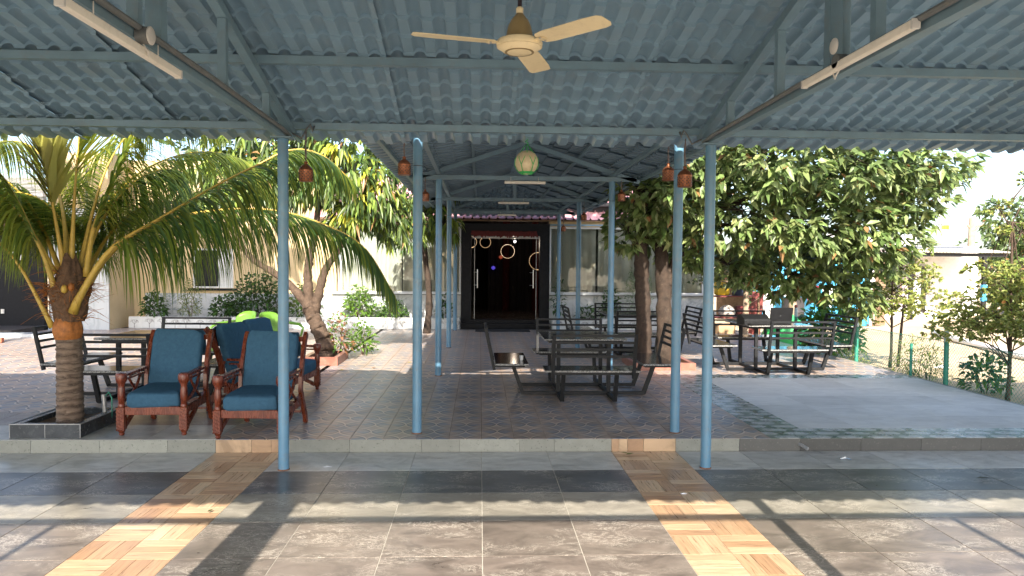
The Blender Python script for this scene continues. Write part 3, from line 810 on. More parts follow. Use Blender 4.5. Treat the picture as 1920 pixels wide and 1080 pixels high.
lantern(1.80, 6.42, 2.595, 1.08, 'copper lantern hanging between the two right front posts, the nearer one', 2.84)
lantern(1.84, 7.15, 2.72, 1.0, 'copper lantern hanging behind the nearer one at the right posts', 2.92)
lantern(1.99, 10.3, 2.78, .95, 'copper lantern hanging right of the second right walkway post', 2.92)
lantern(1.97, 13.9, 2.72, .95, 'copper lantern hanging below the pink roof edge, third along walkway', 2.92)
lantern(1.97, 17.3, 2.66, .95, 'small farthest copper lantern before the right hall curtain', 2.92)

g = thing('netted_gourd', (.42, 6.72, 2.655), 0, 'pale round gourd hanging in a green net above the walkway', 'gourd')
def gp(th, z, k=1.0):
    r = math.sqrt(max(0, 1-((z+.004)/.112)**2))*.108
    return (r*k*math.cos(th), r*k*math.sin(th), z)
obj('gourd', MB().lathe([(math.sqrt(max(0, 1-(z/.112)**2))*.106*(1+.02*math.sin(9*z)), z) for z in np.linspace(-.112, .112, 17)], (0, 0, 0), 28), g, mat='ball', smooth=True)
nb = MB()
for k in range(6):
    a = 2*PI*k/6
    nb.path([gp(a, -.104, 1.03), gp(a, -.075, 1.03), gp(a, -.03, 1.03), gp(a+.26, .03, 1.03), gp(a+.52, .085, 1.04), (.012*math.cos(a+.5), .012*math.sin(a+.5), .16)], .0035, 5)
    nb.path([gp(a, -.03, 1.03), gp(a-.26, .03, 1.03), gp(a-.52, .085, 1.04), (.012*math.cos(a-.5), .012*math.sin(a-.5), .16)], .0035, 5)
for z, k in ((-.104, 1.05), (-.098, 1.06), (-.092, 1.05)):
    nb.path([gp(2*PI*i/20, z, k) for i in range(21)], .004, 5)
nb.path([(0, 0, .15), (.012, 0, .175), (-.012, .003, .19), (.008, 0, .205), (-.01, 0, .22), (.0, 0, .235)], .006, 6)
obj('net', nb, g, mat='net', smooth=True)
obj('cord', MB().path([(0, 0, .22), (0, -.06, .27)], .004, 6), g, mat='net')
# loose cables at the two front post heads
for xx, sg, nm in ((-1.62, 1, 'left'), (1.935, -1, 'right')):
    t = thing('cable_loop', (xx, 6.2, 2.8), 0, 'grey cable looping down by the %s front post head' % nm, 'cable')
    obj('cable', MB().path([(sg*.02, .12, .02), (sg*.10, .14, -.02), (sg*.14, .15, .06), (sg*.17, .15, .10), (sg*.19, .16, .04), (sg*.20, .17, .09)], .009, 7), t, mat='steel_grey', smooth=True)

# ------------------------------------------------------------------ hall with curtained windows and glass door
HY = 18.25
hall = thing('hall_building', (.6, HY, ZT), 0, 'hall with curtained windows, marble base and dark glass entrance behind the walkway', 'building')
HX0, HX1 = -3.55, 5.72
def hp(name, mat, *boxes, parent=None, **kw):
    return [sub(name, MB().bbox(*b), parent or hall, mat, **kw) for b in boxes][0]
hp('wall', 'cream_wall', (HX0, -.47, HY+.10, HY+.25, 0, 1.0), (HX0, -.47, HY+.10, HY+.25, 2.66, 2.8), (1.74, HX1, HY+.10, HY+.25, 0, 1.0), (1.74, HX1, HY+.10, HY+.25, 2.66, 2.8), (HX1, HX1+.12, HY+.10, HY+6, 0, 2.8), (HX0-.12, HX0, HY+.10, HY+.25, 0, 2.8))
# marble dado slabs
for x0, x1 in ((HX0-.1, -.47), (1.74, HX1)):
    x = x0
    while x < x1-.02:
        xe = min(x+.6, x1)
        sub('marble_slab', MB().bevel_box(((x+xe)/2, HY+.085, .53), (xe-x-.003, .03, .84), .002), hall, 'marble'); x = xe
    hp('sill', 'white_frame', (x0, x1, HY+.02, HY+.14, .955, .995))
    hp('sill_edge', 'steel_grey', (x0, x1, HY+.012, HY+.11, .935, .953))
def window(x0, x1):
    f = hp('window_frame', 'white_frame', (x0, x0+.04, HY+.06, HY+.12, .996, 2.66), (x1-.04, x1, HY+.06, HY+.12, .996, 2.66), (x0+.04, x1-.04, HY+.06, HY+.12, 2.61, 2.66), (x0+.04, x1-.04, HY+.06, HY+.12, .996, 1.02))
    hp('pane', 'glass', (x0+.041, x1-.041, HY+.085, HY+.091, 1.021, 2.609), parent=f)
window(-3.45, -.47); window(1.74, 5.66)
hp('sill_pipe', 'steel', (HX0, -.47, HY-.02, HY+.02, 2.68, 2.72), (1.74, HX1, HY-.02, HY+.02, 2.68, 2.72))
# dark stone portal and glass door
hp('door_frame', 'black_stone', (-.46, -.21, HY-.02, HY+.30, ZT, 2.72), (1.49, 1.735, HY-.02, HY+.30, ZT, 2.72), (-.21, 1.49, HY-.02, HY+.30, 2.42, 2.72))
hp('threshold', 'black_stone', (-.46, 1.735, HY-.18, HY-.025, ZT, .25), (-.21, 1.49, HY-.02, HY+.30, ZT, .33))
hp('door_track', 'steel_rod', (-.20, 1.48, HY+.0, HY+.05, 2.35, 2.41))
for x0, x1, nm in ((-.13, 1.40, 'centre'),):
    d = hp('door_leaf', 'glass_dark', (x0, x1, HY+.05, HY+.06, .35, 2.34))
hp('door_stile', 'steel_rod', (-.14, -.125, HY+.04, HY+.07, .34, 2.35), (1.40, 1.415, HY+.04, HY+.07, .34, 2.35))
for xx in (-.06, 1.33):
    m = MB(); m.tube((xx, HY-.02, 1.12), (xx, HY-.02, 1.58), .014, n=10)
    for z in (1.19, 1.51): m.tube((xx, HY-.02, z), (xx, HY+.05, z), .009, n=8); m.tube((xx-.09, HY-.02, z), (xx, HY-.02, z), .009, n=8)
    sub('door_handle', m, hall, 'silver', auto=40)
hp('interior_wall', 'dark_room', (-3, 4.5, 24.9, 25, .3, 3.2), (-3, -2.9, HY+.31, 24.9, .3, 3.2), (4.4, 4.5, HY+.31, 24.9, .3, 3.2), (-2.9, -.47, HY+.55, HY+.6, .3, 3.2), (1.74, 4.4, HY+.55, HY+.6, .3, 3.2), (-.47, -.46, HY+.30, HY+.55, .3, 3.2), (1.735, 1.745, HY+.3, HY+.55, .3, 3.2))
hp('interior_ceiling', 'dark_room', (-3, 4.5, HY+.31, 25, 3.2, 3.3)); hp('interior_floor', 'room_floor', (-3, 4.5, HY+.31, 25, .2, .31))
rf = MB()
for k in range(48):
    xa = HX0-.6+k*.21
    rf.quad((xa, HY-.05, 2.83), (xa+.14, HY-.05, 2.83), (xa+.14, HY+3.4, 4.25), (xa, HY+3.4, 4.25))
    rf.quad((xa+.14, HY-.05, 2.83), (xa+.175, HY-.05, 2.875), (xa+.175, HY+3.4, 4.295), (xa+.14, HY+3.4, 4.25))
    rf.quad((xa+.175, HY-.05, 2.875), (xa+.21, HY-.05, 2.83), (xa+.21, HY+3.4, 4.25), (xa+.175, HY+3.4, 4.295))
sub('roof', rf, hall, 'pink_roof'); hp('roof_soffit', 'timber', (HX0-.4, HX1+.3, HY-.03, HY+.25, 2.79, 2.815))
# things inside the door
def ring_lamp(x, y, z, r, label):
    t = thing('ring_lamp', (x, y, z), 0, label, 'lamp', 'glowing ring lamps inside the hall')
    obj('ring', MB().path([(r*math.cos(a), 0, r*math.sin(a)) for a in np.linspace(0, 2*PI, 37)], .0065, 6, False), t, mat='ring', smooth=True)
    obj('hanger', MB().tube((0, 0, r), (0, 0, 3.2-z), .004, n=5), t, mat='rod_dark')
ring_lamp(.75, 19.9, 2.06, .185, 'glowing ring lamp hanging in the middle of the dark hall doorway')
ring_lamp(1.55, 19.6, 1.80, .23, 'glowing ring lamp half hidden at the right door jamb')
ring_lamp(-.24, 19.7, 2.30, .15, 'glowing ring lamp at the upper left corner of the doorway')
ring_lamp(.15, 20.6, 2.32, .15, 'second glowing ring lamp from the left inside the doorway')
t = thing('pendant_bulb', (.93, 19.6, 2.32), 0, 'small white glowing bulb hanging at the ring in the doorway', 'bulb')
obj('bulb', MB().lathe([(.001, -.035), (.025, -.025), (.035, 0), (.025, .025), (.01, .035)], (0, 0, 0), 14), t, mat='bulb', smooth=True); obj('wire', MB().tube((0, 0, .03), (0, 0, .87), .003, n=5), t, mat='rod_dark')
ld_ = bpy.data.lights.new('bulb_light', 'POINT'); ld_.energy = 7; ld_.color = (1, .8, .62); ld_.shadow_soft_size = .04
lo_ = bpy.data.objects.new('bulb_light', ld_); COL.objects.link(lo_); lo_.parent = t; lo_.location = (0, .0, -.06)
t = thing('red_drape', (1.15, 22.2, .31), 0, 'dark red and grey striped drapes at the back of the hall', 'drape')
for k in range(9):
    xx = -.9+k*.22
    obj('drape_fold', MB().grid(lambda a, b: (xx+a*.2, .05*math.sin(a*9), b*2.7), 8, 1), t, mat=('dark_room', 'dark_room', 'garland', 'dark_room')[k % 4], smooth=True)
t = thing('red_spot_lamp', (.62, 21.9, 1.92), 0, 'dim red glowing lamp below the middle ring lamp', 'lamp'); obj('globe', MB().lathe([(.001, -.06), (.05, -.03), (.06, 0), (.05, .03), (.001, .06)], (0, 0, 0), 12), t, mat='glow_red', smooth=True)
t = thing('blue_spot_lamp', (.40, 21.9, 1.60), 0, 'small blue glowing lamp deep in the dark hall', 'lamp'); obj('globe', MB().lathe([(.001, -.06), (.05, -.03), (.06, 0), (.05, .03), (.001, .06)], (0, 0, 0), 12), t, mat='glow_blue', smooth=True)
gl = thing('door_garland', (.6, HY-.06, 2.50), 0, 'dark red cloth garland draped over the top of the hall door', 'garland')
m = MB()
for k in range(60):
    xx = -.8+1.6*k/59; zz = -.03*abs(math.sin(k*.42)); h = .10+.05*random.random()
    m.box((xx, random.uniform(-.01, .01), .04+zz-h/2), (.034, .02, h), Matrix.Rotation(random.uniform(-.3, .3), 3, 'Y'))
obj('cloth_strips', m, gl, mat='garland')
obj('cord', MB().path([(-.8, 0, .03), (-.4, 0, .015), (0, 0, .03), (.4, 0, .015), (.8, 0, .03)], .01, 6), gl, mat='garland')
tag(obj('door_mat', MB().bevel_box((.55, HY-.75, ZT+.009), (1.3, .55, .016), .004), mat='rubber'), 'dark door mat on the floor before the hall entrance', 'mat')
# curtains behind the panes
def curtain(x0, x1, label, seed):
    r = random.Random(seed); ph = [r.uniform(0, 6) for _ in range(4)]; n = int((x1-x0)/.02)
    def fn(a, b):
        x = x0+a*(x1-x0); w = .05*math.sin(x*17+ph[0]+1.2*math.sin(x*3+ph[1]))+.014*math.sin(x*41+ph[2])
        return (x-.5*(x0+x1), w*(.6+.4*b), 2.64+(1.0-2.64)*b)
    o = obj('curtain', MB().grid(fn, n, 3), mat='curtain', smooth=True); o.location = (.5*(x0+x1), HY+.22, 0)
    tag(o, label, 'curtain', 'pale curtains in the hall windows')
curtain(-3.42, -1.95, 'pale curtain in the left hall window, the half farther from the door', 1)
curtain(-1.92, -.50, 'pale curtain in the left hall window, the half next to the door', 2)
curtain(1.77, 2.93, 'pale curtain in the right hall window nearest to the door', 3)
curtain(2.99, 4.25, 'middle pale curtain of the right hall window, behind the tree trunks', 4)
curtain(4.28, 5.63, 'pale curtain at the far right end of the hall window', 5)

# ------------------------------------------------------------------ left wing
wing = thing('wing_building', (-9, 18.4, ZT), 0, 'cream side wing with marble-clad corner, barred windows and dark doorway behind the palm', 'building')
def wp(name, mat, *boxes, parent=None):
    return [sub(name, MB().bbox(*b), parent or wing, mat) for b in boxes][0]
WYL = 18.6
wp('wall', 'cream_wall', (-9.05, -7.15, WYL, WYL+.2, 0, 4.2), (-7.15, -6.15, WYL, WYL+.2, 0, 1.06), (-7.15, -6.15, WYL, WYL+.2, 2.05, 4.2), (-6.15, HX0-.13, WYL, WYL+.2, 0, 4.2))
x = -8.3
while x < HX0-.2:
    xe = min(x+.6, HX0-.14); sub('marble_slab', MB().bevel_box(((x+xe)/2, WYL-.012, .52), (xe-x-.003, .022, .82), .002), wing, 'marble'); x = xe
f = wp('window', 'white_frame', (-7.15, -6.15, WYL+.02, WYL+.07, 1.061, 1.10), (-7.15, -6.15, WYL+.02, WYL+.07, 2.0, 2.049), (-7.149, -7.1, WYL+.02, WYL+.07, 1.10, 2.0), (-6.2, -6.151, WYL+.02, WYL+.07, 1.10, 2.0), (-6.53, -6.5, WYL+.02, WYL+.07, 1.10, 2.0))
wp('pane', 'black_stone', (-7.1, -6.53, WYL+.05, WYL+.06, 1.1, 2.0), parent=f); wp('shutter', 'white_frame', (-6.5, -6.2, WYL+.055, WYL+.065, 1.1, 2.0), parent=f)
m = MB()
for k in range(9): m.bbox(-6.5, -6.2, WYL+.03, WYL+.04, 1.15+k*.095, 1.16+k*.095)
sub('window_bars', m, f, 'white_frame')
wp('window_sill', 'black_stone', (-7.25, -6.05, WYL-.06, WYL+.02, 1.0, 1.055), parent=f)
# nearer marble-clad block with the dark doorway
for k in range(4):
    for j in range(4):
        x0 = -9.93+k*.34; y0 = 17.35
        sub('marble_slab', MB().bevel_box((x0+.17, y0, .12+.7*j+.35), (.337, .03, .697), .002), wing, 'marble')
wp('corner_wall', 'cream_wall', (-9.94, -8.58, 17.37, 18.59, 0, 4.2))
w2 = wp('window', 'steel_grey', (-9.66, -9.32, 17.31, 17.334, 1.72, 2.35)); wp('pane', 'navy', (-9.63, -9.35, 17.30, 17.31, 1.75, 2.32), parent=w2)
m = MB()
for k in range(6): m.bbox(-9.63, -9.35, 17.288, 17.298, 1.80+k*.095, 1.812+k*.095)
for k in range(3): m.bbox(-9.57+.08*k, -9.56+.08*k, 17.284, 17.287, 1.75, 2.32)
sub('window_bars', m, w2, 'steel_grey')
sub('drain_pipe', MB().tube((-9.02, 17.28, 1.45), (-9.02, 17.28, 4.0), .025, n=8), wing, 'steel_grey')
wp('doorway', 'black_stone', (-13.5, -9.96, 17.2, 17.36, ZT, 2.4)); wp('lintel', 'timber', (-13.5, -9.96, 17.1, 17.36, 2.41, 2.7))  # solid black slab stands for the unlit door opening
wp('upper_wall', 'sheet_white', (-13.5, -9.96, 17.22, 17.36, 2.71, 3.6))
wp('meter_box', 'white_plastic', (-10.62, -10.4, 17.12, 17.195, 1.72, 1.95))
wp('socket', 'white_plastic', (-10.9, -10.83, 17.17, 17.195, .50, .60))
wp('kerb', 'marble', (-13.5, -8.6, 15.6, 15.95, ZT, .19)); wp('plinth', 'grout_dark', (-13.5, -9.96, 16.0, 17.2, ZT, .22))
for i, (a, b) in enumerate(((-9.62, 15.2), )):
    br = MB().bevel_box((0, 0, .05), (.26, .12, .095), .01); o = obj('clay_brick', br, loc=(-9.35, 14.55, ZT), mat='terracotta'); o.rotation_euler[2] = .2
    tag(o, 'single orange clay brick lying by the dark doorway', 'brick')

# ------------------------------------------------------------------ planter walls with bare-tree prints
def bare_tree():
    m = MB(); rr = random.Random(3)
    def br(p, a, L, w, d):
        q = (p[0]+L*math.sin(a), p[1]+L*math.cos(a)); nx, ny = math.cos(a)*w/2, -math.sin(a)*w/2
        m.quad((p[0]-nx, 0, p[1]-ny), (p[0]+nx, 0, p[1]+ny), (q[0]+nx*.7, 0, q[1]+ny*.7), (q[0]-nx*.7, 0, q[1]-ny*.7))
        if d:
            for da in (-.5, .05, .55): br(q, a+da+rr.uniform(-.2, .2), L*.66, w*.6, d-1)
    br((0, 0), 0, .075, .012, 4); return m
M['ink'] = worn('printed_ink', (.09, .08, .075), .4, .3, 30)
ink_me = bare_tree().mesh('tree_print', 'ink')
def planter(x0, x1, y, label, rows):
    t = thing('planter_wall', ((x0+x1)/2, y, ZT), 0, label, 'planter')
    inv = -Vector(((x0+x1)/2, y, ZT))
    def loc(o): o.location = inv; return o
    x = x0
    while x < x1-.05:
        xe = min(x+.3, x1)
        c = obj('wall_tile', MB().bevel_box(((x+xe)/2, y, ZT+.128), (xe-x-.003, .04, .253), .002), t, mat='white_frame'); loc(c)
        o = obj('tree_print', ink_me, c, ((x+xe)/2+random.uniform(-.03, .03), y-.0215, ZT+.012)); s = random.uniform(1.0, 1.2); o.scale = (s, 1, s)
        x = xe
    loc(obj('coping', MB().bbox(x0, x1, y-.03, y+.05, ZT+.256, ZT+.275), t, mat='white_frame'))
    loc(obj('soil', MB().bbox(x0, x1, y+.051, y+.42, ZT, ZT+.24), t, mat='soil'))
    for xe in (x0, x1): loc(obj('end_panel', MB().bbox(xe-.02, xe+.02, y+.0, y+.44, ZT, ZT+.253), t, mat='white_frame'))
planter(-8.35, -.50, 17.85, 'long low white planter with bare-tree tiles along the left walls', 1)
planter(1.80, 5.65, 17.85, 'low white planter with bare-tree tiles right of the hall door', 1)

# ------------------------------------------------------------------ iron and granite picnic sets
def picnic(proto_name='picnic_table'):
    t = thing(proto_name)
    Q = .046
    obj('table_top', MB().bevel_box((0, 0, .70), (1.0, 1.0, .024), .003), t, mat='granite')
    for q in ((-.44, .44, -.44, -.40), (-.44, .44, .40, .44), (-.44, -.40, -.399, .399), (.40, .44, -.399, .399)): obj('apron_bar', MB().bbox(*q, .655, .686), t, mat='black_iron')
    for sx in (-1, 1):
        for sy in (-1, 1):
            obj('table_leg', MB().bbox(sx*.31-Q/2, sx*.31+Q/2, sy*.31-Q/2, sy*.31+Q/2, .05, .654), t, mat='black_iron')
    for s in (-1, 1):
        obj('floor_bar', MB().bbox(s*.31-Q/2, s*.31+Q/2, -.76, .76, .004, .046), t, mat='black_iron')
        obj('floor_bar', MB().bbox(-.76, .76, s*.31-Q/2-.0, s*.31+Q/2, .010, .049), t, mat='black_iron')
    seat = MB().bevel_box((0, -.89, .405), (1.08, .40, .026), .003).mesh('bench_seat', 'granite')
    under = [MB().bbox(-.439, .439, y, y+.03, .362, .391).mesh('seat_bar', 'black_iron') for y in (-1.06, -.76)]
    lean = .10
    def bp(z): return -1.105-lean*(z-.36)/.46
    post = [MB().bar((sx*.455, bp(.33), .33), (sx*.455, bp(.83), .83), .036, .034).mesh('back_post', 'black_iron') for sx in (-1, 1)]
    rail = [MB().bar((-.437, bp(z), z), (.437, bp(z), z), .030, .026).mesh('back_rail', 'black_iron') for z in (.818, .74, .662, .584)]
    leg = [MB().bar((sx*.31, -.745, .02), (sx*.31, -.87, .375), Q, Q).mesh('bench_leg', 'black_iron') for sx in (-1, 1)]
    strut = [MB().bbox(x, x+.02, -1.10, -.73, .364, .389).mesh('seat_strut', 'black_iron') for x in (-.46, .44)]
    for k in range(4):
        a = k*PI/2
        def R(o): o.rotation_euler[2] = a; return o
        R(obj('bench_seat', seat, t)); [R(obj('seat_bar', q, t)) for q in under]; [R(obj('seat_strut', q, t)) for q in strut]
        b = R(obj('back_post', post[0], t)); R(obj('back_post', post[1], t))
        for r in rail: R(obj('back_rail', r, t))
        for l in leg: R(obj('bench_leg', l, t))
    return t
p0 = picnic(); index_tree()
sets = [((1.28, 9.23), 0, 'black iron picnic set with granite top and four benches inside the walkway'),
        ((4.53, 11.33), .03, 'iron picnic set with laptop and printer on it at the sunny right edge'),
        ((2.78, 13.45), 0, 'iron picnic set half hidden behind the two right tree trunks'),
        ((-3.95, 9.15), -.02, 'iron picnic set behind the blue armchairs and palm trunk')]
for i, ((x, y), a, lb) in enumerate(sets):
    o = p0 if i == 0 else copy_tree(p0)
    o.location = (x, y, ZT); o.rotation_euler[2] = a; tag(o, lb, 'picnic table', 'iron picnic sets on the terrace')
ZTOP = ZT+.713
lp = thing('laptop', (4.62, 11.05, ZTOP), .06, 'open black laptop seen from its back on the right picnic set', 'laptop')
obj('base', MB().bevel_box((0, .13, .009), (.36, .25, .016), .003), lp, mat='laptop')
obj('screen', MB().box((0, -.02, .135), (.36, .010, .245), Matrix.Rotation(.2, 3, 'X')), lp, mat='laptop')
em = MB(); em.bar((-.018, -.0275, .125), (.02, -.0275, .152), .003, .005); em.bar((-.002, -.0275, .138), (.022, -.0275, .140), .003, .004); o = obj('emblem', em, lp, mat='steel_grey')
o.location = (0, .004, 0)
pr = thing('printer', (4.18, 10.98, ZTOP), .1, 'black wedge-shaped printer beside the laptop on the right picnic set', 'printer')
m = MB(); i0 = 0
for x in (-.21, .21):
    k = len(m.v); m.v += [(x, -.12, 0), (x, .14, 0), (x, .14, .14), (x, .02, .155), (x*.97, -.10, .09), (x, -.12, .06)]
m.f += [(0, 1, 2, 3, 4, 5)[::-1], (6, 7, 8, 9, 10, 11)] + [(a, (a+1) % 6, 6+(a+1) % 6, 6+a) for a in range(6)]
obj('body', m, pr, mat='laptop'); obj('paper_tray', MB().bevel_box((0, -.15, .02), (.3, .07, .02), .003), pr, mat='laptop')
cup = thing('paper_cup', (.52, 9.0, ZT+.419), 0, 'small white paper cup on the left bench inside the walkway', 'cup')
obj('cup', MB().lathe([(.018, 0), (.025, .055), (.026, .058), (.0235, .056), (.016, .004)], (0, 0, 0), 16), cup, mat='paper', auto=40)
sh = thing('pair_of_sandals', (-4.92, 8.95, ZT+.419), .4, 'pale sandals lying on the bench behind the palm trunk', 'sandals')
for q in (-.06, .06):
    obj('sandal', MB().bevel_box((q, 0, .012), (.085, .23, .022), .008), sh, mat='bag_cloth'); obj('strap', MB().path([(q-.04, .03, .02), (q, .04, .055), (q+.04, .03, .02)], .009, 6), sh, mat='white_plastic')

# ------------------------------------------------------------------ carved wooden sofa set
def leg_prof(h): return [(.018, 0), (.024, .012), (.02, .03), (.030, .05), (.031, .10)]
def wood_seat(name, w, label, loc, rz, group):
    """armchair or sofa; front is -Y, w is the width between post centres"""
    t = thing(name, loc, rz, label, 'sofa' if w > 1 else 'armchair', group)
    hw = w/2; fy, by = -.25, .26
    for sx in (-1, 1):
        x = sx*hw
        # twisted front leg and turned upright
        m = MB(); m.lathe([(.017, 0), (.026, .012), (.020, .026), (.028, .034), (.034, .05)], (x, fy, 0), 14)
        m.bevel_box((x, fy, .1575), (.066, .062, .215), .006)
        fl = obj('front_leg', m, t, mat='wood', auto=35)
        tw = MB()
        for k in range(6):
            z = .065+k*.033
            tw.bar((x-.034, fy-.033, z+.022), (x+.034, fy-.033, z-.014), .010, .010); tw.bar((x+sx*.034, fy-.03, z-.012), (x+sx*.034, fy+.03, z+.02), .010, .010)
        obj('twist_carving', tw, fl, mat='wood')
        m = MB(); m.lathe([(.030, .266), (.031, .29), (.026, .296), (.031, .302), (.026, .309), (.031, .316), (.027, .323), (.031, .33), (.033, .38), (.030, .44), (.026, .455), (.031, .465), (.029, .475), (.045, .50), (.05, .52), (.05, .555), (.042, .575), (.02, .582)], (x, fy, 0), 18)
        obj('arm_post', m, fl, mat='wood', auto=45)
        # arm rest: rail, lower rail with slots, curved brace
        ar = obj('arm_rest', MB().bar((x, fy+.045, .548), (x, by-.01, .560), .05, .024), t, mat='wood')
        m = MB(); m.bar((x, fy+.03, .505), (x, by-.03, .515), .022, .016)
        for q in (.18, .36, .54): m.bbox(x-.008, x+.008, fy+q-.012, fy+q+.012, .512, .542)
        obj('arm_fretwork', m, ar, mat='wood')
        obj('arm_brace', MB().path([(x, fy+.03, .30), (x, -.06, .34), (x, .06, .40), (x, .14, .50)], .014, 8), ar, mat='wood', smooth=True)
        obj('arm_brace', MB().path([(x, .18, .28), (x, .06, .36), (x, -.04, .45), (x, -.10, .51)], .012, 8), ar, mat='wood', smooth=True)
        # sweeping rear stile: from the curled top down to the rear foot
        m = MB()
        pts = [(by+.20, .02), (by+.17, .10), (by+.10, .22), (by+.04, .34), (by+.05, .48), (by+.10, .64), (by+.16, .78), (by+.20, .86), (by+.225, .885)]
        for (ya, za), (yb, zb) in zip(pts[:-1], pts[1:]): m.bar((x+sx*.005, ya, za), (x+sx*.005, yb+.004, zb+.008), .034, .055, up=(0, 1, .2))
        m.lathe([(.016, 0), (.026, .014), (.02, .03)], (x+sx*.005, by+.205, 0), 12)
        obj('rear_stile', m, t, mat='wood')
        m = MB(); cp = [(fy+.03, .06), (-.12, .11), (.02, .18), (.14, .25), (by+.04, .30)]
        for (ya, za), (yb, zb) in zip(cp[:-1], cp[1:]): m.bar((x, ya, za), (x, yb, zb), .024, .045)
        obj('side_brace', m, t, mat='wood')
        obj('side_rail', MB().bbox(x-.014, x+.014, fy+.032, by+.03, .20, .262), t, mat='wood')
    obj('front_rail', MB().bevel_box((0, fy, .228), (w-.07, .035, .078), .004), t, mat='wood')
    obj('rear_rail', MB().bbox(-hw+.03, hw-.03, by+.02, by+.05, .20, .25), t, mat='wood')
    obj('stretcher', MB().bbox(-hw+.02, hw-.02, by+.12, by+.145, .115, .14), t, mat='wood')
    obj('back_slat', MB().bar((-hw+.02, by+.19, .84), (hw-.02, by+.19, .84), .024, .05), t, mat='wood')
    for k in range(int(w/.12)):
        x = -hw+.09+k*(w-.18)/max(1, int(w/.12)-1); obj('back_spindle', MB().bar((x, by+.05, .26), (x, by+.18, .83), .018, .018), t, mat='wood')
    n = 1 if w < 1 else 2; cw = (w-.075)/n
    for k in range(n):
        cx = -hw+.0375+cw*(k+.5)
        def soft(name, L, H, D, rx, c, over=0):
            """rounded cushion"""
            m = MB()
            def fn(a, b):
                th = 2*PI*a; ph = PI*(b-.5); e = .22
                sg = lambda v, p: math.copysign(abs(v)**p, v)
                return (sg(math.cos(ph), e)*sg(math.cos(th), e)*L/2, sg(math.cos(ph), e)*sg(math.sin(th), e)*D/2*(1+.05*math.cos(3*th)), sg(math.sin(ph), .42)*H/2*(1+.06*math.sin(5*th+L*9)*math.cos(ph))-.010*math.cos(ph)**6*math.cos(2*th+c[0]*5))
            m.grid(fn, 48, 16); o = obj(name, m, t, mat='fabric', smooth=True); o.location = c; o.rotation_euler[0] = rx; return o
        soft('seat_cushion', cw-.004, .15, .57, .04, (cx, -.005, .335))
        soft('back_cushion', cw-.004, .10, .62, PI/2-.27, (cx, by+.045, .62))
        sk = MB().grid(lambda a, b: (cx-cw/2+.01+a*(cw-.02), by+.12+.10*math.sin(b*PI/2)+.01*math.sin(a*7), .915-.25*b*b-.0), 10, 6)
        obj('back_cover', sk, t, mat='fabric', smooth=True)
    return t
wood_seat('armchair', .56, 'carved wooden armchair with blue cushions beside the palm planter', (-3.01, 7.11, ZT), .02, 'carved blue armchairs')
wood_seat('armchair', .58, 'carved wooden armchair with blue cushions behind the left front post', (-2.06, 6.95, ZT), -.06, 'carved blue armchairs')
wood_seat('sofa', 1.45, 'carved wooden two-seat sofa with blue cushions, turned sideways', (-2.37, 8.64, ZT), PI/2-.10, None)

# lime plastic chairs behind the sofa
def plastic_chair(loc, rz, label):
    t = thing('plastic_chair', loc, rz, label, 'chair', 'lime green plastic chairs')
    def shell(a, b):
        x = (a-.5)*.46*(1-.12*b); return (x, .22+.10*b-.10*(a-.5)**2*4*(.3+b), .42+.40*b-.10*b*(2*a-1)**4)
    m = MB(); m.grid(shell, 12, 6); me = m.mesh('backrest', 'green_plastic', smooth=True)
    obj('backrest', me, t).modifiers.new('thick', 'SOLIDIFY').thickness = .012
    o = obj('seat', MB().grid(lambda a, b: ((a-.5)*.48, -.24+.48*b, .42-.03*math.sin(PI*a)*math.sin(PI*b)), 8, 8), t, mat='green_plastic', smooth=True); o.modifiers.new('thick', 'SOLIDIFY').thickness = .012
    for sx in (-1, 1):
        obj('arm', MB().path([(sx*.25, -.22, .44), (sx*.29, -.23, .58), (sx*.30, -.12, .63), (sx*.29, .08, .64), (sx*.25, .24, .66)], [.016, .02, .025, .025, .018], 8), t, mat='green_plastic', smooth=True)
        for sy in (-1, 1): obj('leg', MB().tube((sx*.22, sy*.21, .42), (sx*.27, sy*.27, 0), .022, .016, 8), t, mat='green_plastic', smooth=True)
plastic_chair((-3.80, 11.6, ZT), -.5, 'lime green plastic chair behind the sofa, left of the front post')
plastic_chair((-3.12, 11.5, ZT), .9, 'lime green plastic chair between front post and leaning tree trunk')

# ------------------------------------------------------------------ square planters
def square_planter(x0, x1, y0, y1, h, mat, label, trim=False):
    t = thing('tree_planter', ((x0+x1)/2, (y0+y1)/2, ZT), 0, label, 'planter'); hx, hy = (x1-x0)/2, (y1-y0)/2; w = .075
    for nm, b in (('kerb_tile', (-hx, 0, -hy, -hy+w)), ('kerb_tile', (.002, hx, -hy, -hy+w)), ('kerb_tile', (-hx, hx, hy-w, hy)), ('kerb_tile', (-hx, -hx+w, -hy+w+.001, hy-w-.001)), ('kerb_tile', (hx-w, hx, -hy+w+.001, hy-w-.001))):
        m = MB().bevel_box(((b[0]+b[1])/2, (b[2]+b[3])/2, h/2), (b[1]-b[0]-.002, b[3]-b[2]-.001, h), .003); obj(nm, m, t, mat=mat)
    if trim:
        e = MB()
        for a, b in (((-hx, -hy), (hx, -hy)), ((hx, -hy), (hx, hy)), ((-hx, -hy), (-hx, hy))): e.bar((a[0], a[1], h+.002), (b[0], b[1], h+.002), .008, .008)
        for a in ((-hx, -hy), (hx, -hy), (0, -hy)): e.bar((a[0], a[1], .002), (a[0], a[1], h-.002), .006, .006)
        obj('edge_trim', e, t, mat='steel_rod')
    obj('soil', MB().grid(lambda a, b: (-hx+w+a*2*(hx-w), -hy+w+b*2*(hy-w), h-.045+.02*math.sin(9*a)*math.cos(7*b)), 10, 10), t, mat='soil', smooth=True)
square_planter(-4.22, -3.60, 6.745, 7.56, .125, 'dark_tile', 'square dark-tiled planter around the palm trunk at the step edge', True)
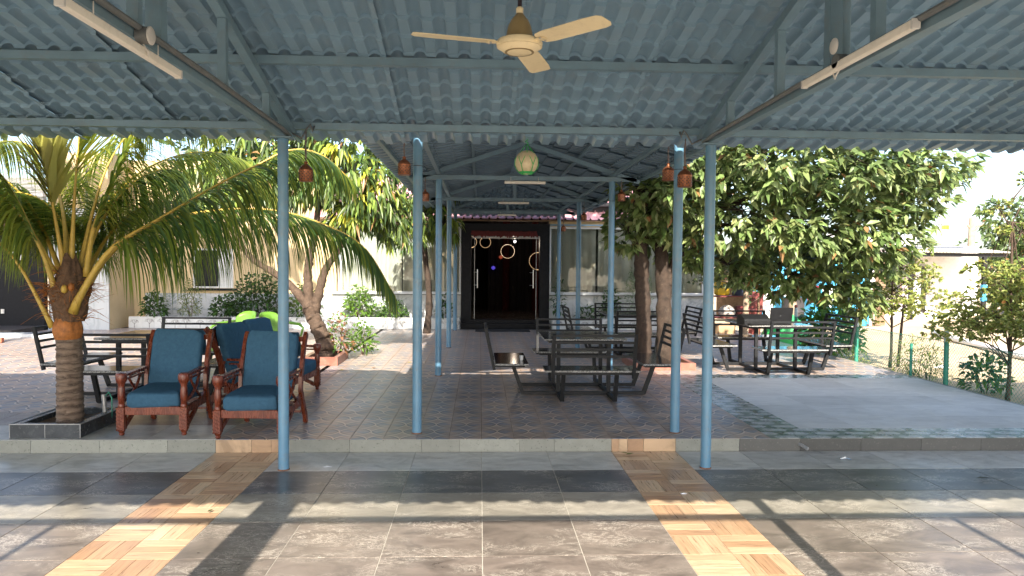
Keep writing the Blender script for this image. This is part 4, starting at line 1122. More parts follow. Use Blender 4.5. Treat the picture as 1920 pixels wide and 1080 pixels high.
square_planter(-2.75, -2.20, 11.46, 12.40, .13, 'red_tile', 'low red-tiled planter around the leaning mango trunk')
square_planter(2.35, 3.30, 10.99, 11.95, .115, 'red_tile', 'low red-tiled planter around the two right tree trunks')

# ------------------------------------------------------------------ palm
PXc, PYc = -3.88, 7.10
palm = thing('palm_tree', (PXc, PYc, ZT), 0, 'young coconut palm with long drooping fronds in the dark planter', 'palm tree')
def psub(name, mb, mat, parent=None, **kw):
    o = obj(name, mb, parent or palm, mat=mat, **kw)
    if parent is None: o.location = (-PXc, -PYc, -ZT)
    return o
m = MB(); prof = []
for k in range(48):
    z = .16+k*.0182; prof.append((.110+.009*abs(math.sin(k*.82))+.004*math.sin(k*2.7)+.03*max(0, .3-z)-.006*(z-.16), z))
m.lathe(prof, (PXc, PYc, 0), 26); psub('trunk', m, 'palm_trunk', smooth=True)
m = MB()
def boot(a, b):
    th = 2*PI*a; z = .985+.20*b; r = (.108+.022*math.sin(PI*b)**.7)*(1+.05*math.sin(5*th+1)*math.sin(PI*b)+.025*math.sin(13*th))-.012*b
    return (PXc-.005+r*math.cos(th), PYc-.012+r*math.sin(th), z)
m.grid(boot, 40, 8); psub('trunk_boot', m, 'boot', smooth=True)
m = MB()
def husk(a, b):
    th = 2*PI*a; z = 1.15+.62*b; pr = np.interp(b, [0, .12, .3, .48, .56, .75, 1], [.112, .135, .158, .176, .15, .10, .05])
    r = pr*(1+.07*math.sin(4*th+9*b)+.05*math.sin(11*th-14*b)+.04*math.sin(23*th+31*b))
    return (PXc+.01+r*math.cos(th), PYc+r*math.sin(th), z+.03*math.sin(3*th)*b)
m.grid(husk, 56, 20); psub('crown_fibre', m, 'husk', smooth=True)
m = MB()
for k in range(260):
    a = random.uniform(0, 2*PI); z = random.choice((random.uniform(1.16, 1.65), random.uniform(1.38, 1.52))); r = .15 if z < 1.5 else .09
    p = Vector((PXc+r*math.cos(a), PYc+r*math.sin(a), z)); d = Vector((math.cos(a), math.sin(a), random.uniform(-.5, .7)))*random.uniform(.05, .24)
    m.path([p, p+d*.5+Vector((0, 0, .01)), p+d+Vector((0, 0, -.02))], [.003, .002, .0008], 4, False)
psub('loose_fibre', m, 'boot')
def crom(P, n):
    P = [np.array(p, float) for p in P]; P = [2*P[0]-P[1]]+P+[2*P[-1]-P[-2]]; out = []
    seg = len(P)-3
    for i in range(n+1):
        t = i/n*seg; k = min(int(t), seg-1); t -= k; a, b, c, d = P[k:k+4]
        out.append(.5*((2*b)+(-a+c)*t+(2*a-5*b+4*c-d)*t*t+(-a+3*b-3*c+d)*t**3))
    return np.array(out)
def frond(P, nl, Lmax, pal, base_r=.034, start=.2, hang=.8, wid=.032, spread=.75, flop=1.0):
    nl = int(nl*1.5); wid *= .74 if wid < .06 else 1; base_r *= .85
    C = crom(P, 60); arc = np.r_[0, np.cumsum(np.linalg.norm(np.diff(C, axis=0), axis=1))]; arc /= arc[-1]
    at = lambda s: np.array([np.interp(s, arc, C[:, i]) for i in range(3)])
    m = MB(); pts = [at(s) for s in np.linspace(0, 1, 28)]
    m.path(pts, [base_r*(1.55-1.3*min(1, s*2.0)**.55)*(1 if s < .95 else .5)+.003 for s in np.linspace(0, 1, 28)], 8)
    fr = psub('frond', m, 'petiole', smooth=True)
    V = []; F = []; K = []
    for i in range(nl):
        s = start+(1-start)*(i+.5)/nl; p = at(s); tg = at(min(1, s+.02))-at(max(0, s-.02)); tg /= np.linalg.norm(tg)+1e-9
        side = np.cross(tg, [0, 0, 1.]); 
        if np.linalg.norm(side) < .2: side = np.cross(tg, [0, 1., .1])
        side /= np.linalg.norm(side)
        q = (s-start)/(1-start); L = Lmax*(.45+.55*math.sin(PI*min(1, .12+.9*q)**.8))*(1-.35*q)
        for sg in (-1, 1):
            d = side*sg*spread+tg*(.55+.35*q)+np.array([0, 0, .12]); d += rng.normal(size=3)*.07; d /= np.linalg.norm(d)
            Lk = L*rng.uniform(.85, 1.1); w = wid*rng.uniform(.8, 1.15); cur = p.copy(); dd = d.copy(); base = len(V); ns = 6
            wv = np.cross(dd, [0, 0, 1.]); wv = wv/(np.linalg.norm(wv)+1e-9)
            nrm = np.cross(dd, wv); wv = wv*math.cos(.5*sg)+nrm*math.sin(.5*sg)*.6
            fl = flop*rng.uniform(.8, 1.25)
            for k in range(ns+1):
                f = k/ns; ww = w*(.55+.9*f if f < .35 else .87*(1-(f-.35)/.65)**.7+.02)*.5
                V += [cur-wv*ww, cur+wv*ww]
                dd = dd+np.array([0, 0, -1.])*hang*fl*(.30+.34*f); dd /= np.linalg.norm(dd); cur = cur+dd*Lk/ns
            for k in range(ns): F.append((base+2*k, base+2*k+1, base+2*k+3, base+2*k+2))
            c = np.array(pal[rng.integers(len(pal))])*(1+.15*rng.normal())
            for k in range(ns+1):
                tipc = max(0, k/ns-.75)*.8
                cc = c*(1-tipc)+np.array((.20, .14, .05))*tipc
                K += [cc, cc]
    psub('leaflets', np_mesh('leaflets', V, F, np.clip(K, .002, 1), 'leaf_palm'), None, fr)
PG = [(.18, .255, .05), (.22, .29, .055), (.13, .205, .045), (.26, .31, .06)]
PY_ = [(.30, .33, .06), (.34, .35, .065), (.22, .28, .05)]
PD = [(.085, .16, .05), (.10, .185, .052), (.07, .135, .045)]
frond([(-3.79, 7.0, 1.24), (-3.72, 6.98, 1.38), (-3.43, 6.98, 1.83), (-2.99, 7.0, 2.12), (-2.51, 7.05, 2.43), (-2.13, 7.1, 2.64), (-1.83, 7.2, 2.81), (-1.56, 7.35, 2.78), (-1.30, 7.5, 2.55)], 104, 1.15, PG+PD, .032, .22, 1.5, .038, .5)
frond([(-3.83, 7.2, 1.36), (-3.65, 7.35, 1.77), (-3.36, 7.5, 2.04), (-3.07, 7.7, 2.19), (-2.65, 7.9, 2.28), (-2.19, 8.05, 2.28), (-1.76, 8.15, 2.16), (-1.3, 8.2, 1.91), (-.96, 8.2, 1.39)], 112, 1.12, PD+PG, .034, .16, 1.5, .040, .5)
frond([(-3.75, 7.15, 1.57), (-3.7, 7.2, 2.02), (-3.6, 7.25, 2.34), (-3.49, 7.3, 2.65), (-3.4, 7.35, 2.91), (-3.24, 7.5, 3.24), (-3.01, 7.7, 3.39), (-2.7, 7.9, 3.27)], 96, 1.05, PG+PY_, .026, .18, .5, .036, .95)
frond([(-3.86, 7.1, 1.6), (-3.81, 7.1, 2.42), (-3.77, 7.1, 2.86), (-3.74, 7.1, 3.27), (-3.7, 7.1, 3.62)], 50, .75, PY_, .026, .46, .12, .04, .4)
frond([(-3.91, 7.1, 1.6), (-3.96, 7.05, 2.06), (-3.99, 7.0, 2.41), (-4.05, 6.95, 2.84), (-4.12, 6.9, 3.17)], 60, .6, [(.40, .40, .12), (.34, .36, .09)], .026, .40, .1, .07, .3)
frond([(-3.93, 6.98, 1.42), (-4.01, 6.95, 1.74), (-4.1, 6.9, 2.01), (-4.2, 6.85, 2.29), (-4.33, 6.8, 2.52), (-4.59, 6.75, 2.66), (-4.84, 6.7, 2.46)], 84, 1.0, PG, .024, .26, 1.1, .036, .7)
frond([(-3.99, 7.02, 1.10), (-4.07, 6.97, 1.33), (-4.22, 6.95, 1.64), (-4.39, 6.92, 1.87), (-4.7, 6.9, 2.05), (-5.08, 6.9, 1.95), (-5.4, 6.9, 1.6)], 76, .95, PG+PD, .02, .45, 1.4, .036, .6)
frond([(-4.0, 7.25, 1.5), (-4.32, 7.5, 1.98), (-4.7, 7.8, 2.37), (-5.18, 8.1, 2.62), (-5.78, 8.4, 2.59), (-6.1, 8.5, 2.3)], 96, 1.05, PG+PD, .026, .16, 1.2, .036, .7)
frond([(-3.88, 7.3, 1.6), (-3.88, 7.6, 2.1), (-3.74, 8.0, 2.57), (-3.42, 8.3, 2.87), (-3.06, 8.6, 2.98), (-2.7, 8.8, 2.86), (-2.42, 8.9, 2.5)], 100, 1.0, PG+PY_, .024, .16, .9, .036, .9)
frond([(-3.94, 7.2, 1.6), (-4.09, 7.4, 2.19), (-4.37, 7.7, 2.64), (-4.79, 8.0, 2.95), (-5.31, 8.3, 2.99), (-5.73, 8.5, 2.78)], 100, 1.0, PG+PY_, .024, .16, .9, .036, .85)
frond([(-3.86, 7.25, 1.6), (-3.75, 7.5, 2.15), (-3.55, 7.75, 2.55), (-3.30, 7.95, 2.70), (-3.15, 8.0, 2.55), (-3.08, 8.0, 2.30)], 84, .9, PD+PG, .022, .24, 1.1, .034, .8)
frond([(-3.95, 7.25, 1.6), (-4.10, 7.45, 2.05), (-4.45, 7.6, 2.35), (-4.85, 7.7, 2.4), (-5.2, 7.7, 2.2)], 90, .95, PG+PD, .022, .2, 1.3, .036, .8)
frond([(-3.84, 7.2, 1.6), (-3.78, 7.35, 2.2), (-3.72, 7.55, 2.7), (-3.6, 7.85, 3.1), (-3.35, 8.2, 3.3), (-3.0, 8.5, 3.2)], 90, 1.0, PG+PY_, .022, .2, .8, .036, .95)
frond([(-3.95, 7.3, 1.6), (-4.2, 7.7, 2.05), (-4.6, 8.2, 2.3), (-5.1, 8.6, 2.3), (-5.5, 8.8, 2.0)], 90, 1.05, PG, .022, .15, 1.2, .036, .75)
frond([(-3.85, 7.35, 1.6), (-3.8, 7.8, 2.05), (-3.65, 8.3, 2.35), (-3.4, 8.8, 2.4), (-3.2, 9.1, 2.15)], 90, 1.05, PG, .022, .15, 1.2, .036, .85)
frond([(-4.0, 7.1, 1.6), (-4.25, 7.1, 2.05), (-4.6, 7.15, 2.4), (-5.0, 7.2, 2.5), (-5.4, 7.2, 2.3)], 84, 1.0, PG+PY_, .022, .2, 1.1, .036, .8)
for k, (x, y, z) in enumerate(((PXc+.05, PYc-.165, 1.46), (PXc+.105, PYc-.15, 1.48))):
    psub('young_coconut', MB().lathe([(.001, -.04), (.022, -.028), (.03, 0), (.022, .028), (.001, .042)], (x, y, z), 12), 'petiole' if k == 0 else 'boot', smooth=True)
# galvanised tap pipe beside the palm
t = thing('tap_pipe', (-3.66, 7.32, ZT+.10), 0, 'short grey pipe with looped hose standing in the palm planter', 'pipe')
obj('pipe', MB().tube((0, 0, -.08), (-.03, .02, .19), .022, .022, 10), t, mat='steel_rod', auto=40); obj('hose', MB().path([(.0, 0, .18), (.03, 0, .22), (.06, 0, .16), (.06, 0, .02), (.05, 0, -.06)], .007, 6), t, mat='green_post', smooth=True)

# ------------------------------------------------------------------ trees and shrubs
def tree(name, base, limbs, clumps, n, L, Wd, pal, label, cat='tree', group=None, bark='bark', twigs=260, per=6, droop=.25, flat=1.0, down=.35, extra=None, br=.024):
    """limbs: list of ([points], r0, r1); clumps: (x, y, z, rx, ry, rz); leaves sit in rosettes on twig ends"""
    t = thing(name, base, 0, label, cat, group); inv = -Vector(base)
    m = MB()
    for pts, r0, r1 in limbs:
        big = r0 > .06; C = crom(pts, 34 if big else 14) if len(pts) > 2 else np.array(pts)
        rr = np.linspace(r0, r1, len(C)); w = rng.normal(size=(len(C), 3))*(.05 if big else .12)*rr[:, None]; w[0] = 0
        v0 = len(m.v); m.path([tuple(c) for c in C+w], [max(.004, r*(1+.07*math.sin(i*1.1)+.05*math.sin(i*2.9))) for i, r in enumerate(rr)], 16 if big else 8)
        if big:
            for q in range(v0, len(m.v)): m.v[q] = tuple(np.array(m.v[q])+rng.normal(size=3)*.045*r0)
    trunk = obj('trunk', m, t, mat=bark, smooth=True); trunk.location = inv
    vol = np.array([a[3]*a[4]*a[5] for a in clumps])**.7; vol /= vol.sum()
    allP = np.array([p for pts, r_, _ in limbs if r_ > .024 for p in pts[1:]])
    P = []; D = []; tips = []
    for c, v in zip(clumps, vol):
        k = max(3, int(n*v/per)); d = unit(k); rad = .45+.55*rng.random((k, 1))**.5
        bump = 1+.16*np.sin(d[:, :1]*5+c[0]*3)*np.cos(d[:, 2:]*6+c[1])
        tp = np.array(c[:3])+d*rad*bump*np.array(c[3:]); tips.append((np.array(c[:3]), tp))
        for q in range(per):
            e = unit(k)*.8+d*.75; e[:, 2] = e[:, 2]*flat-down
            P.append(tp+unit(k)*L*.18); D.append(e)
    P = np.concatenate(P); D = np.concatenate(D); k = len(P)
    N = unit(k)*.5+np.array([0, -.75, .85]); col = pick_cols(k, pal, .24); dead = rng.random(k) < .022; col[dead] = np.array((.30, .17, .07)); col = np.clip(col, .004, .9)
    me = leaves_mesh('crown', P, D, N, L*rng.uniform(.5, 1.25, k), Wd*rng.uniform(.8, 1.15, k), col, 'leaf', droop=droop)
    cr = obj('crown', me, t); cr.location = inv
    b = MB()
    for c, tp in tips:
        j = np.argmin(np.linalg.norm(allP-c, axis=1)); b.path([tuple(allP[j]), tuple((allP[j]+c)/2+rng.normal(size=3)*.06), tuple(c)], [br, br*.66, br*.42], 6)
        for p in tp[::max(1, len(tp)*len(clumps)//twigs)]:
            b.path([tuple(c), tuple((c+p)/2+rng.normal(size=3)*.05), tuple(p)], [br*.38, br*.25, .0015], 4, False)
    o = obj('branches', b, t, mat=bark, smooth=True); o.location = inv
    if extra:
        for nm, (P2, D2, L2, W2, pal2) in extra.items():
            P2 = np.array(P2); k = len(P2); o = obj(nm, leaves_mesh(nm, P2, np.array(D2), unit(k)*.4+np.array([0, -.2, 1.]), L2, W2, np.clip(pick_cols(k, pal2, .1), .01, .9), 'leaf', droop=.3), t); o.location = inv
    return t
GR = [(.16, .22, .075), (.19, .25, .09), (.13, .19, .06), (.23, .28, .115), (.095, .145, .048)]
tree('broadleaf_tree', (2.72, 11.42, ZT), [
    ([(2.60, 11.40, .1), (2.57, 11.42, 1.0), (2.53, 11.45, 2.0), (2.50, 11.5, 3.1)], .125, .10),
    ([(2.96, 11.50, .1), (2.93, 11.5, 1.0), (2.86, 11.5, 1.9), (2.74, 11.55, 2.7), (2.66, 11.6, 3.3)], .14, .08),
    ([(2.93, 11.5, 1.35), (3.15, 11.5, 1.9), (3.5, 11.45, 2.4), (4.2, 11.4, 2.8), (5.1, 11.3, 3.0), (6.0, 11.3, 3.05)], .085, .03),
    ([(3.5, 11.45, 2.4), (4.2, 11.2, 2.3), (5.2, 11.1, 2.15), (5.8, 11.1, 1.9)], .045, .018),
    ([(2.70, 11.55, 2.8), (3.3, 11.6, 3.3), (4.2, 11.6, 3.6)], .05, .02), ([(2.50, 11.5, 3.0), (2.7, 11.6, 4.5), (3.2, 11.6, 6.0), (3.5, 11.6, 7.6)], .10, .03)],
    [(2.55, 11.0, 2.8, .55, .6, .5), (2.35, 11.6, 2.3, .42, .4, .38), (3.1, 11.2, 2.65, .7, .7, .6), (3.35, 11.7, 1.95, .45, .5, .35), (3.9, 10.8, 2.55, .85, .7, .65), (4.0, 11.7, 1.75, .6, .55, .3), (4.75, 10.7, 2.45, .9, .7, .65), (4.8, 11.6, 1.75, .75, .6, .42), (5.5, 10.8, 2.45, .85, .7, .7), (5.75, 11.6, 1.6, .6, .6, .5), (6.05, 11.5, 1.25, .36, .4, .32), (5.2, 11.9, 1.6, .7, .5, .35),
     (6.2, 11.1, 2.25, .65, .7, .65), (6.5, 11.0, 2.8, .65, .7, .55), (6.95, 11.1, 3.25, .62, .5, .38), (6.2, 10.6, 3.3, .9, .9, .5), (5.2, 10.2, 3.3, 1.0, .9, .6), (4.1, 10.2, 3.35, 1.0, .9, .6), (3.2, 10.6, 3.45, .8, .8, .5), (2.6, 10.5, 3.55, .6, .5, .35), (2.85, 10.3, 2.95, .45, .35, .35), (2.62, 9.9, 3.25, .35, .4, .25), (4.6, 11.5, 3.6, 1.5, .8, .6), (4.3, 12.6, 2.5, 1.5, .5, .9), (5.8, 12.4, 2.4, .9, .5, .9), (3.1, 12.5, 2.8, .9, .5, .7)]+[(2.5+1.05*(k % 3)+.2*(k//3), 11.6+.5*((k*7) % 3-1), 4.9+1.0*(k//3), 1.0, 1.0, .8) for k in range(12)],
    46000, .168, .076, GR, 'large broadleaf tree with two trunks and dense crown at the right', twigs=300, droop=.14, down=.16, flat=.65)
flP, flD = [], []
for cx, cy, cz, rr, k in ((-1.78, 11.9, 3.12, .28, 60), (-2.15, 11.9, 2.55, .22, 55), (-1.55, 11.95, 2.95, .2, 35), (-2.3, 11.8, 3.55, .25, 40), (-1.95, 11.8, 2.75, .16, 26)):
    u_ = unit(k); flP += list(np.array([cx, cy, cz])+u_*rr*rng.random((k, 1))); flD += list(u_+np.array([0, -.2, -.6]))
MG = [(.10, .155, .035), (.065, .11, .03), (.15, .21, .04), (.20, .26, .045), (.05, .09, .028)]
tree('mango_tree', (-2.47, 12.05, ZT), [
    ([(-2.45, 11.95, .15), (-2.52, 12.0, .45), (-2.69, 12.05, .78), (-2.80, 12.1, 1.05)], .135, .11),
    ([(-2.78, 12.1, 1.0), (-2.80, 12.1, 1.35), (-2.80, 12.1, 1.65), (-2.70, 12.1, 2.15), (-2.6, 12.1, 2.9)], .085, .04),
    ([(-2.70, 12.08, .9), (-2.62, 12.1, 1.25), (-2.52, 12.1, 1.6), (-2.30, 12.1, 1.95), (-2.0, 12.1, 2.6)], .085, .035),
    ([(-2.74, 12.06, .95), (-3.0, 12.1, 1.25), (-3.3, 12.15, 1.5), (-3.8, 12.2, 1.85), (-4.2, 12.2, 2.5)], .08, .03)],
    [(-1.75, 12.0, 2.95, .5, .5, .55), (-2.2, 12.0, 3.1, .55, .6, .5), (-2.75, 12.1, 3.2, .55, .6, .5), (-3.3, 12.2, 3.2, .6, .6, .5), (-3.9, 12.2, 3.1, .6, .6, .5), (-4.5, 12.3, 3.0, .6, .6, .5), (-1.55, 12.3, 2.5, .35, .4, .35), (-2.1, 12.1, 2.45, .35, .4, .3), (-2.2, 12.2, 3.8, .8, .7, .4), (-3.6, 12.3, 3.8, .9, .7, .4)],
    5600, .20, .055, MG, 'leaning mango tree with yellow young leaves in the red planter left of walkway', bark='bark_pale', twigs=200, per=7, droop=.35, down=.7,
    extra={'young_leaves': (flP, flD, .19, .06, [(.50, .50, .06), (.58, .54, .09), (.42, .46, .06)])})
tree('mango_tree', (-1.22, 16.85, ZT), [([(-1.21, 16.8, .1), (-1.15, 16.8, .9), (-1.25, 16.8, 1.9), (-1.3, 16.8, 2.6), (-1.25, 16.8, 3.2)], .085, .04)],
    [(-1.35, 16.5, 2.85, .65, .6, .5), (-1.8, 16.5, 2.7, .5, .5, .5), (-.8, 16.4, 2.6, .4, .45, .4), (-1.55, 16.4, 2.4, .45, .45, .35), (-1.2, 16.6, 3.4, .8, .7, .45)],
    2100, .21, .052, MG, 'dark mango tree with thin trunk beside the left walkway posts', per=7, droop=.35, down=.7)
TG = [(.28, .32, .08), (.23, .28, .07), (.34, .35, .11), (.17, .22, .055)]
def layered(cx, cy, z0, z1, R, k, seed):
    r = random.Random(seed); out = []
    for i in range(k):
        z = z0+(z1-z0)*i/(k-1); a = r.uniform(0, 6.28); rr = R*(1-.45*i/(k-1))
        for q in range(3):
            b = a+q*2.1+r.uniform(-.4, .4); out.append((cx+rr*.55*math.cos(b), cy+rr*.45*math.sin(b), z+r.uniform(-.08, .08), rr*.55, rr*.5, .13))
    return out
def spokes(cx, cy, z0, z1, clumps, r):
    L = [([(cx, cy, 0), (cx+.02, cy, z0*.6), (cx, cy, z1)], r, r*.4)]
    for c in clumps: L.append(([(cx, cy, max(.2, c[2]-.3)), tuple(c[:3])], r*.3, .006))
    return L
c1 = layered(6.72, 9.0, .92, 1.75, .95, 5, 1)+[(7.1, 9.2, 2.9, .22, .2, .1), (6.5, 9.0, 1.1, .4, .4, .14), (6.85, 9.0, 2.2, .3, .3, .1), (6.6, 9.1, 2.5, .16, .16, .1)]
tree('fine_leaved_tree', (6.72, 9.0, 0), spokes(6.72, 9.0, .8, 2.3, c1, .032), c1, 14000, .054, .027, TG, 'slender fine-leaved tree beside the platform at the far right edge', bark='bark_pale', twigs=160, per=12, droop=.1, flat=.5, down=.05, br=.008)
c2 = layered(7.15, 12.25, 1.05, 2.0, 1.0, 5, 2)+[(6.75, 12.2, 1.0, .4, .4, .2)]
tree('fine_leaved_tree', (7.1, 12.25, 0), spokes(7.02, 12.2, .8, 1.9, c2, .03)+[([(7.22, 12.3, 0), (7.3, 12.3, 1.2)], .03, .015)], c2, 10000, .056, .028, TG, 'fine-leaved tree behind the green fence, left of the slender one', bark='bark', twigs=150, per=12, droop=.1, flat=.5, down=.05, br=.008)
c3 = layered(6.1, 16.6, 1.35, 2.1, 1.3, 4, 3)
tree('fine_leaved_tree', (6.1, 16.6, 0), [([(6.02, 16.4, 0), (6.05, 16.4, .8), (6.08, 16.5, 1.8)], .075, .05), ([(7.25, 16.6, 0), (7.2, 16.6, 1.0), (7.1, 16.6, 1.7)], .1, .06)]+[([(6.08, 16.5, 1.3), tuple(c[:3])], .02, .006) for c in c3], c3, 5200, .07, .032, [(.07, .10, .03), (.05, .08, .025), (.11, .13, .03)], 'dark fine-leaved tree behind the laptop table under the broad crown', bark='bark_tan', twigs=260, per=9, droop=.1, flat=.5, down=.05, br=.008)

def shrub(x, y, z, rx, ry, rz, n, L, Wd, pal, label, stems=6, cat='shrub', group='planter shrubs', droop=.25, up=.3):
    t = thing('shrub', (x, y, z), 0, label, cat, group)
    k = n; d = unit(k); d[:, 2] = np.abs(d[:, 2]); rad = (.35+.65*rng.random((k, 1))**.6)
    P = d*rad*np.array([rx, ry, rz])+np.array([0, 0, rz*.12]); D = unit(k)*.7+d*.8+np.array([0, 0, up-.2])
    o = obj('foliage', leaves_mesh('foliage', P, D, unit(k)*.5+np.array([0, -.2, 1.]), L*rng.uniform(.7, 1.2, k), Wd*rng.uniform(.8, 1.2, k), np.clip(pick_cols(k, pal), .004, .9), 'leaf', droop=droop), t)
    m = MB()
    for i in range(stems):
        p = P[int(rng.integers(k))]; m.path([(p[0]*.25, p[1]*.25, 0), tuple(p*.55), tuple(p)], [.008, .006, .002], 5)
    obj('stems', m, t, mat='bark_pale')
BG = [(.045, .10, .025), (.06, .13, .03), (.035, .08, .022)]
BL = [(.12, .22, .035), (.09, .18, .03), (.15, .25, .05)]
shrub(-7.85, 18.05, .36, .32, .2, .55, 260, .16, .06, BG, 'dark leafy shrub at the far left of the left planter')
shrub(-7.0, 18.05, .36, .28, .2, .85, 700, .09, .02, [(.14, .19, .05), (.19, .22, .06), (.10, .15, .04)], 'wispy yellow-green shrub right of the leftmost planter shrub')
shrub(-6.2, 18.05, .36, .35, .2, .5, 320, .15, .06, BG, 'low dark shrub below the wing window')
shrub(-5.35, 18.0, .36, .75, .3, 1.0, 900, .16, .065, BG+[(.03, .06, .02)], 'big dark bushy shrub behind the sofa and first post')
shrub(-4.3, 18.05, .36, .4, .2, .75, 380, .15, .05, BG+BL, 'mixed green shrub behind the leaning mango trunk')
shrub(-2.95, 18.05, .36, .42, .2, .75, 560, .13, .05, BL, 'bright green shrub under the drooping palm frond tip')
shrub(-2.15, 18.05, .36, .4, .2, .45, 420, .12, .045, BL+BG, 'low bright shrub at the planter between palm tip and walkway')
shrub(-.85, 18.05, .36, .22, .2, .55, 160, .13, .045, BG, 'small dark shrub beside the last left walkway post')
shrub(1.95, 18.05, .36, .18, .18, 1.0, 170, .12, .04, BG, 'tall thin climber right of the hall door frame')
shrub(3.25, 18.05, .36, .25, .2, .75, 260, .15, .05, BG, 'upright dark shrub left of the feathery one in right planter')
shrub(3.95, 18.05, .36, .38, .25, 1.35, 1500, .07, .014, [(.07, .15, .05), (.10, .18, .06)], 'tall feathery shrub in the right planter before the curtain', up=.9)
shrub(2.65, 18.05, .36, .2, .15, .3, 60, .2, .06, BG, 'low broad-leaved plant in the right planter')
shrub(-2.32, 12.15, ZT+.11, .22, .25, .62, 330, .10, .035, BL+[(.25, .13, .06), (.22, .10, .05)], 'scrubby plant with dry brown leaves beside the leaning mango trunk', group=None)
shrub(-2.05, 12.9, ZT, .25, .2, .55, 300, .11, .04, BL, 'light green potted shrub just behind the leaning mango trunk', group=None)
shrub(6.6, 13.5, 0, .6, .45, 1.15, 900, .2, .075, [(.09, .20, .03), (.13, .26, .04), (.06, .15, .03)], 'bright green leafy bush behind the right bench of the laptop table', group=None)
shrub(6.95, 11.3, 0, .35, .5, .62, 420, .10, .02, TG, 'straggly weed along the green fence left of the ball post', group='weeds along the fence')
shrub(6.75, 10.7, 0, .3, .35, .45, 320, .09, .018, TG, 'low straggly weed at the platform edge before the ball post', group='weeds along the fence')
shrub(6.6, 12.7, 0, .25, .3, .3, 220, .08, .022, TG, 'small weed clump at the foot of the farther fence post', group='weeds along the fence')
shrub(6.95, 9.75, 0, .3, .3, .52, 260, .15, .055, BG+BL, 'broad-leaved plant at the foot of the slender right tree', group=None)
shrub(7.5, 8.6, .9, .3, .3, .35, 30, .24, .10, [(.05, .14, .06)], 'large-leaved branch at the right picture edge', group=None)
shrub(7.9, 20.2, 0, .5, .5, 1.1, 420, .18, .07, BG, 'dark green bush left of the blue shack', group=None)

# ------------------------------------------------------------------ green mesh fence
fence = thing('wire_fence', (6.42, 10.5, 0), 0, 'green chain-link fence with ball-topped posts along the platform edge', 'fence')
finv = Vector((-6.42, -10.5, 0))
for y, h, ball in ((7.35, .88, 1), (9.78, .88, 1), (10.6, .74, 0), (12.18, .88, 1), (14.6, .88, 1)):
    o = obj('fence_post', MB().tube((6.42, y, -.05), (6.42, y, h*.80), .032 if ball else .02, n=12), fence, mat='green_post', auto=40); o.location = finv
    if ball:
        obj('post_top', MB().tube((6.42, y, h*.80), (6.42, y, h), .0325, n=12), o, mat='post_white', auto=40)
        obj('ball_cap', MB().lathe([(.012, -.035), (.03, -.024), (.037, 0), (.03, .024), (.001, .037)], (6.42, y, h+.03), 14), o, mat='ball_red', smooth=True)
m = MB(); yy = 7.3; H = .68; sp = .055
k = 0
while yy < 14.6:
    for sg in (1, -1):
        y1 = yy+sg*H
        a, b = (yy, .02), (y1, .02+H)
        if b[0] < 7.3 or b[0] > 14.6:
            tt = ((7.3 if b[0] < 7.3 else 14.6)-a[0])/(b[0]-a[0]); b = (a[0]+(b[0]-a[0])*tt, a[1]+(b[1]-a[1])*tt)
        m.path([(6.44+sg*.002, a[0], a[1]), (6.44+sg*.002, b[0], b[1])], .0022, 4, False)
    yy += sp
m.path([(6.44, 7.3, .70), (6.44, 14.6, .70)], .005, 5); m.path([(6.44, 7.3, .03), (6.44, 14.6, .03)], .004, 5)
o = obj('wire_mesh', m, fence, mat='mesh'); o.location = finv; tag(o, kind='stuff')

# ------------------------------------------------------------------ yard beyond
t = thing('blue_shack', (9.7, 21.3, 0), 0, 'bright blue board shack with hung washing beyond the tables', 'shed')
inv = Vector((-9.7, -21.3, 0)); x = 7.95; k = 0
pl = None
while x < 11.35:
    w = random.choice((.13, .16, .2)); 
    if not (10.52 < x < 10.82):
        o = obj('board', MB().bevel_box((x+w/2, 21.0+random.uniform(-.012, .012), 1.05), (w-.012, .03, 2.15+random.uniform(-.05, .05)), .004), t, mat='blue_paint'); o.location = inv
    x += w; k += 1
for nm, b, mt in (('gap_dark_panel', (10.55, 10.98, 21.08, 21.12, 0, 2.1), 'dark_room'), ('corner_post', (11.42, 11.55, 20.95, 21.1, 0, 2.2), 'sheet_white'), ('side_wall', (11.56, 11.9, 21.0, 21.06, 0, 2.1), 'timber'), ('roof_sheet', (7.7, 12.1, 20.5, 24.5, 2.22, 2.27), 'asbestos'), ('back_wall', (7.95, 11.5, 24.2, 24.3, 0, 2.2), 'timber'), ('blue_door', (10.99, 11.40, 20.98, 21.03, .05, 1.9), 'blue_paint')):  # the gap is a dark panel standing for the unlit interior
    o = obj(nm, MB().bbox(*b), t, mat=mt); o.location = inv
m = MB()
for q in range(7): m.bbox(8.98, 9.32, 20.955, 20.985, .62+q*.06, .65+q*.06)
o = obj('louvre', m, t, mat='timber'); o.location = inv
t = thing('clothes_line', (9.6, 20.6, 1.18), 0, 'thin washing line strung in front of the blue shack', 'washing line')
obj('line', MB().path([(-1.7, 0, .02), (0, 0, -.02), (1.7, 0, .02)], .006, 5), t, mat='rope'); 
for sx in (-1.72, 1.72): obj('pole', MB().tube((sx, 0, -1.18), (sx, 0, .1), .025, n=8), t, mat='timber')
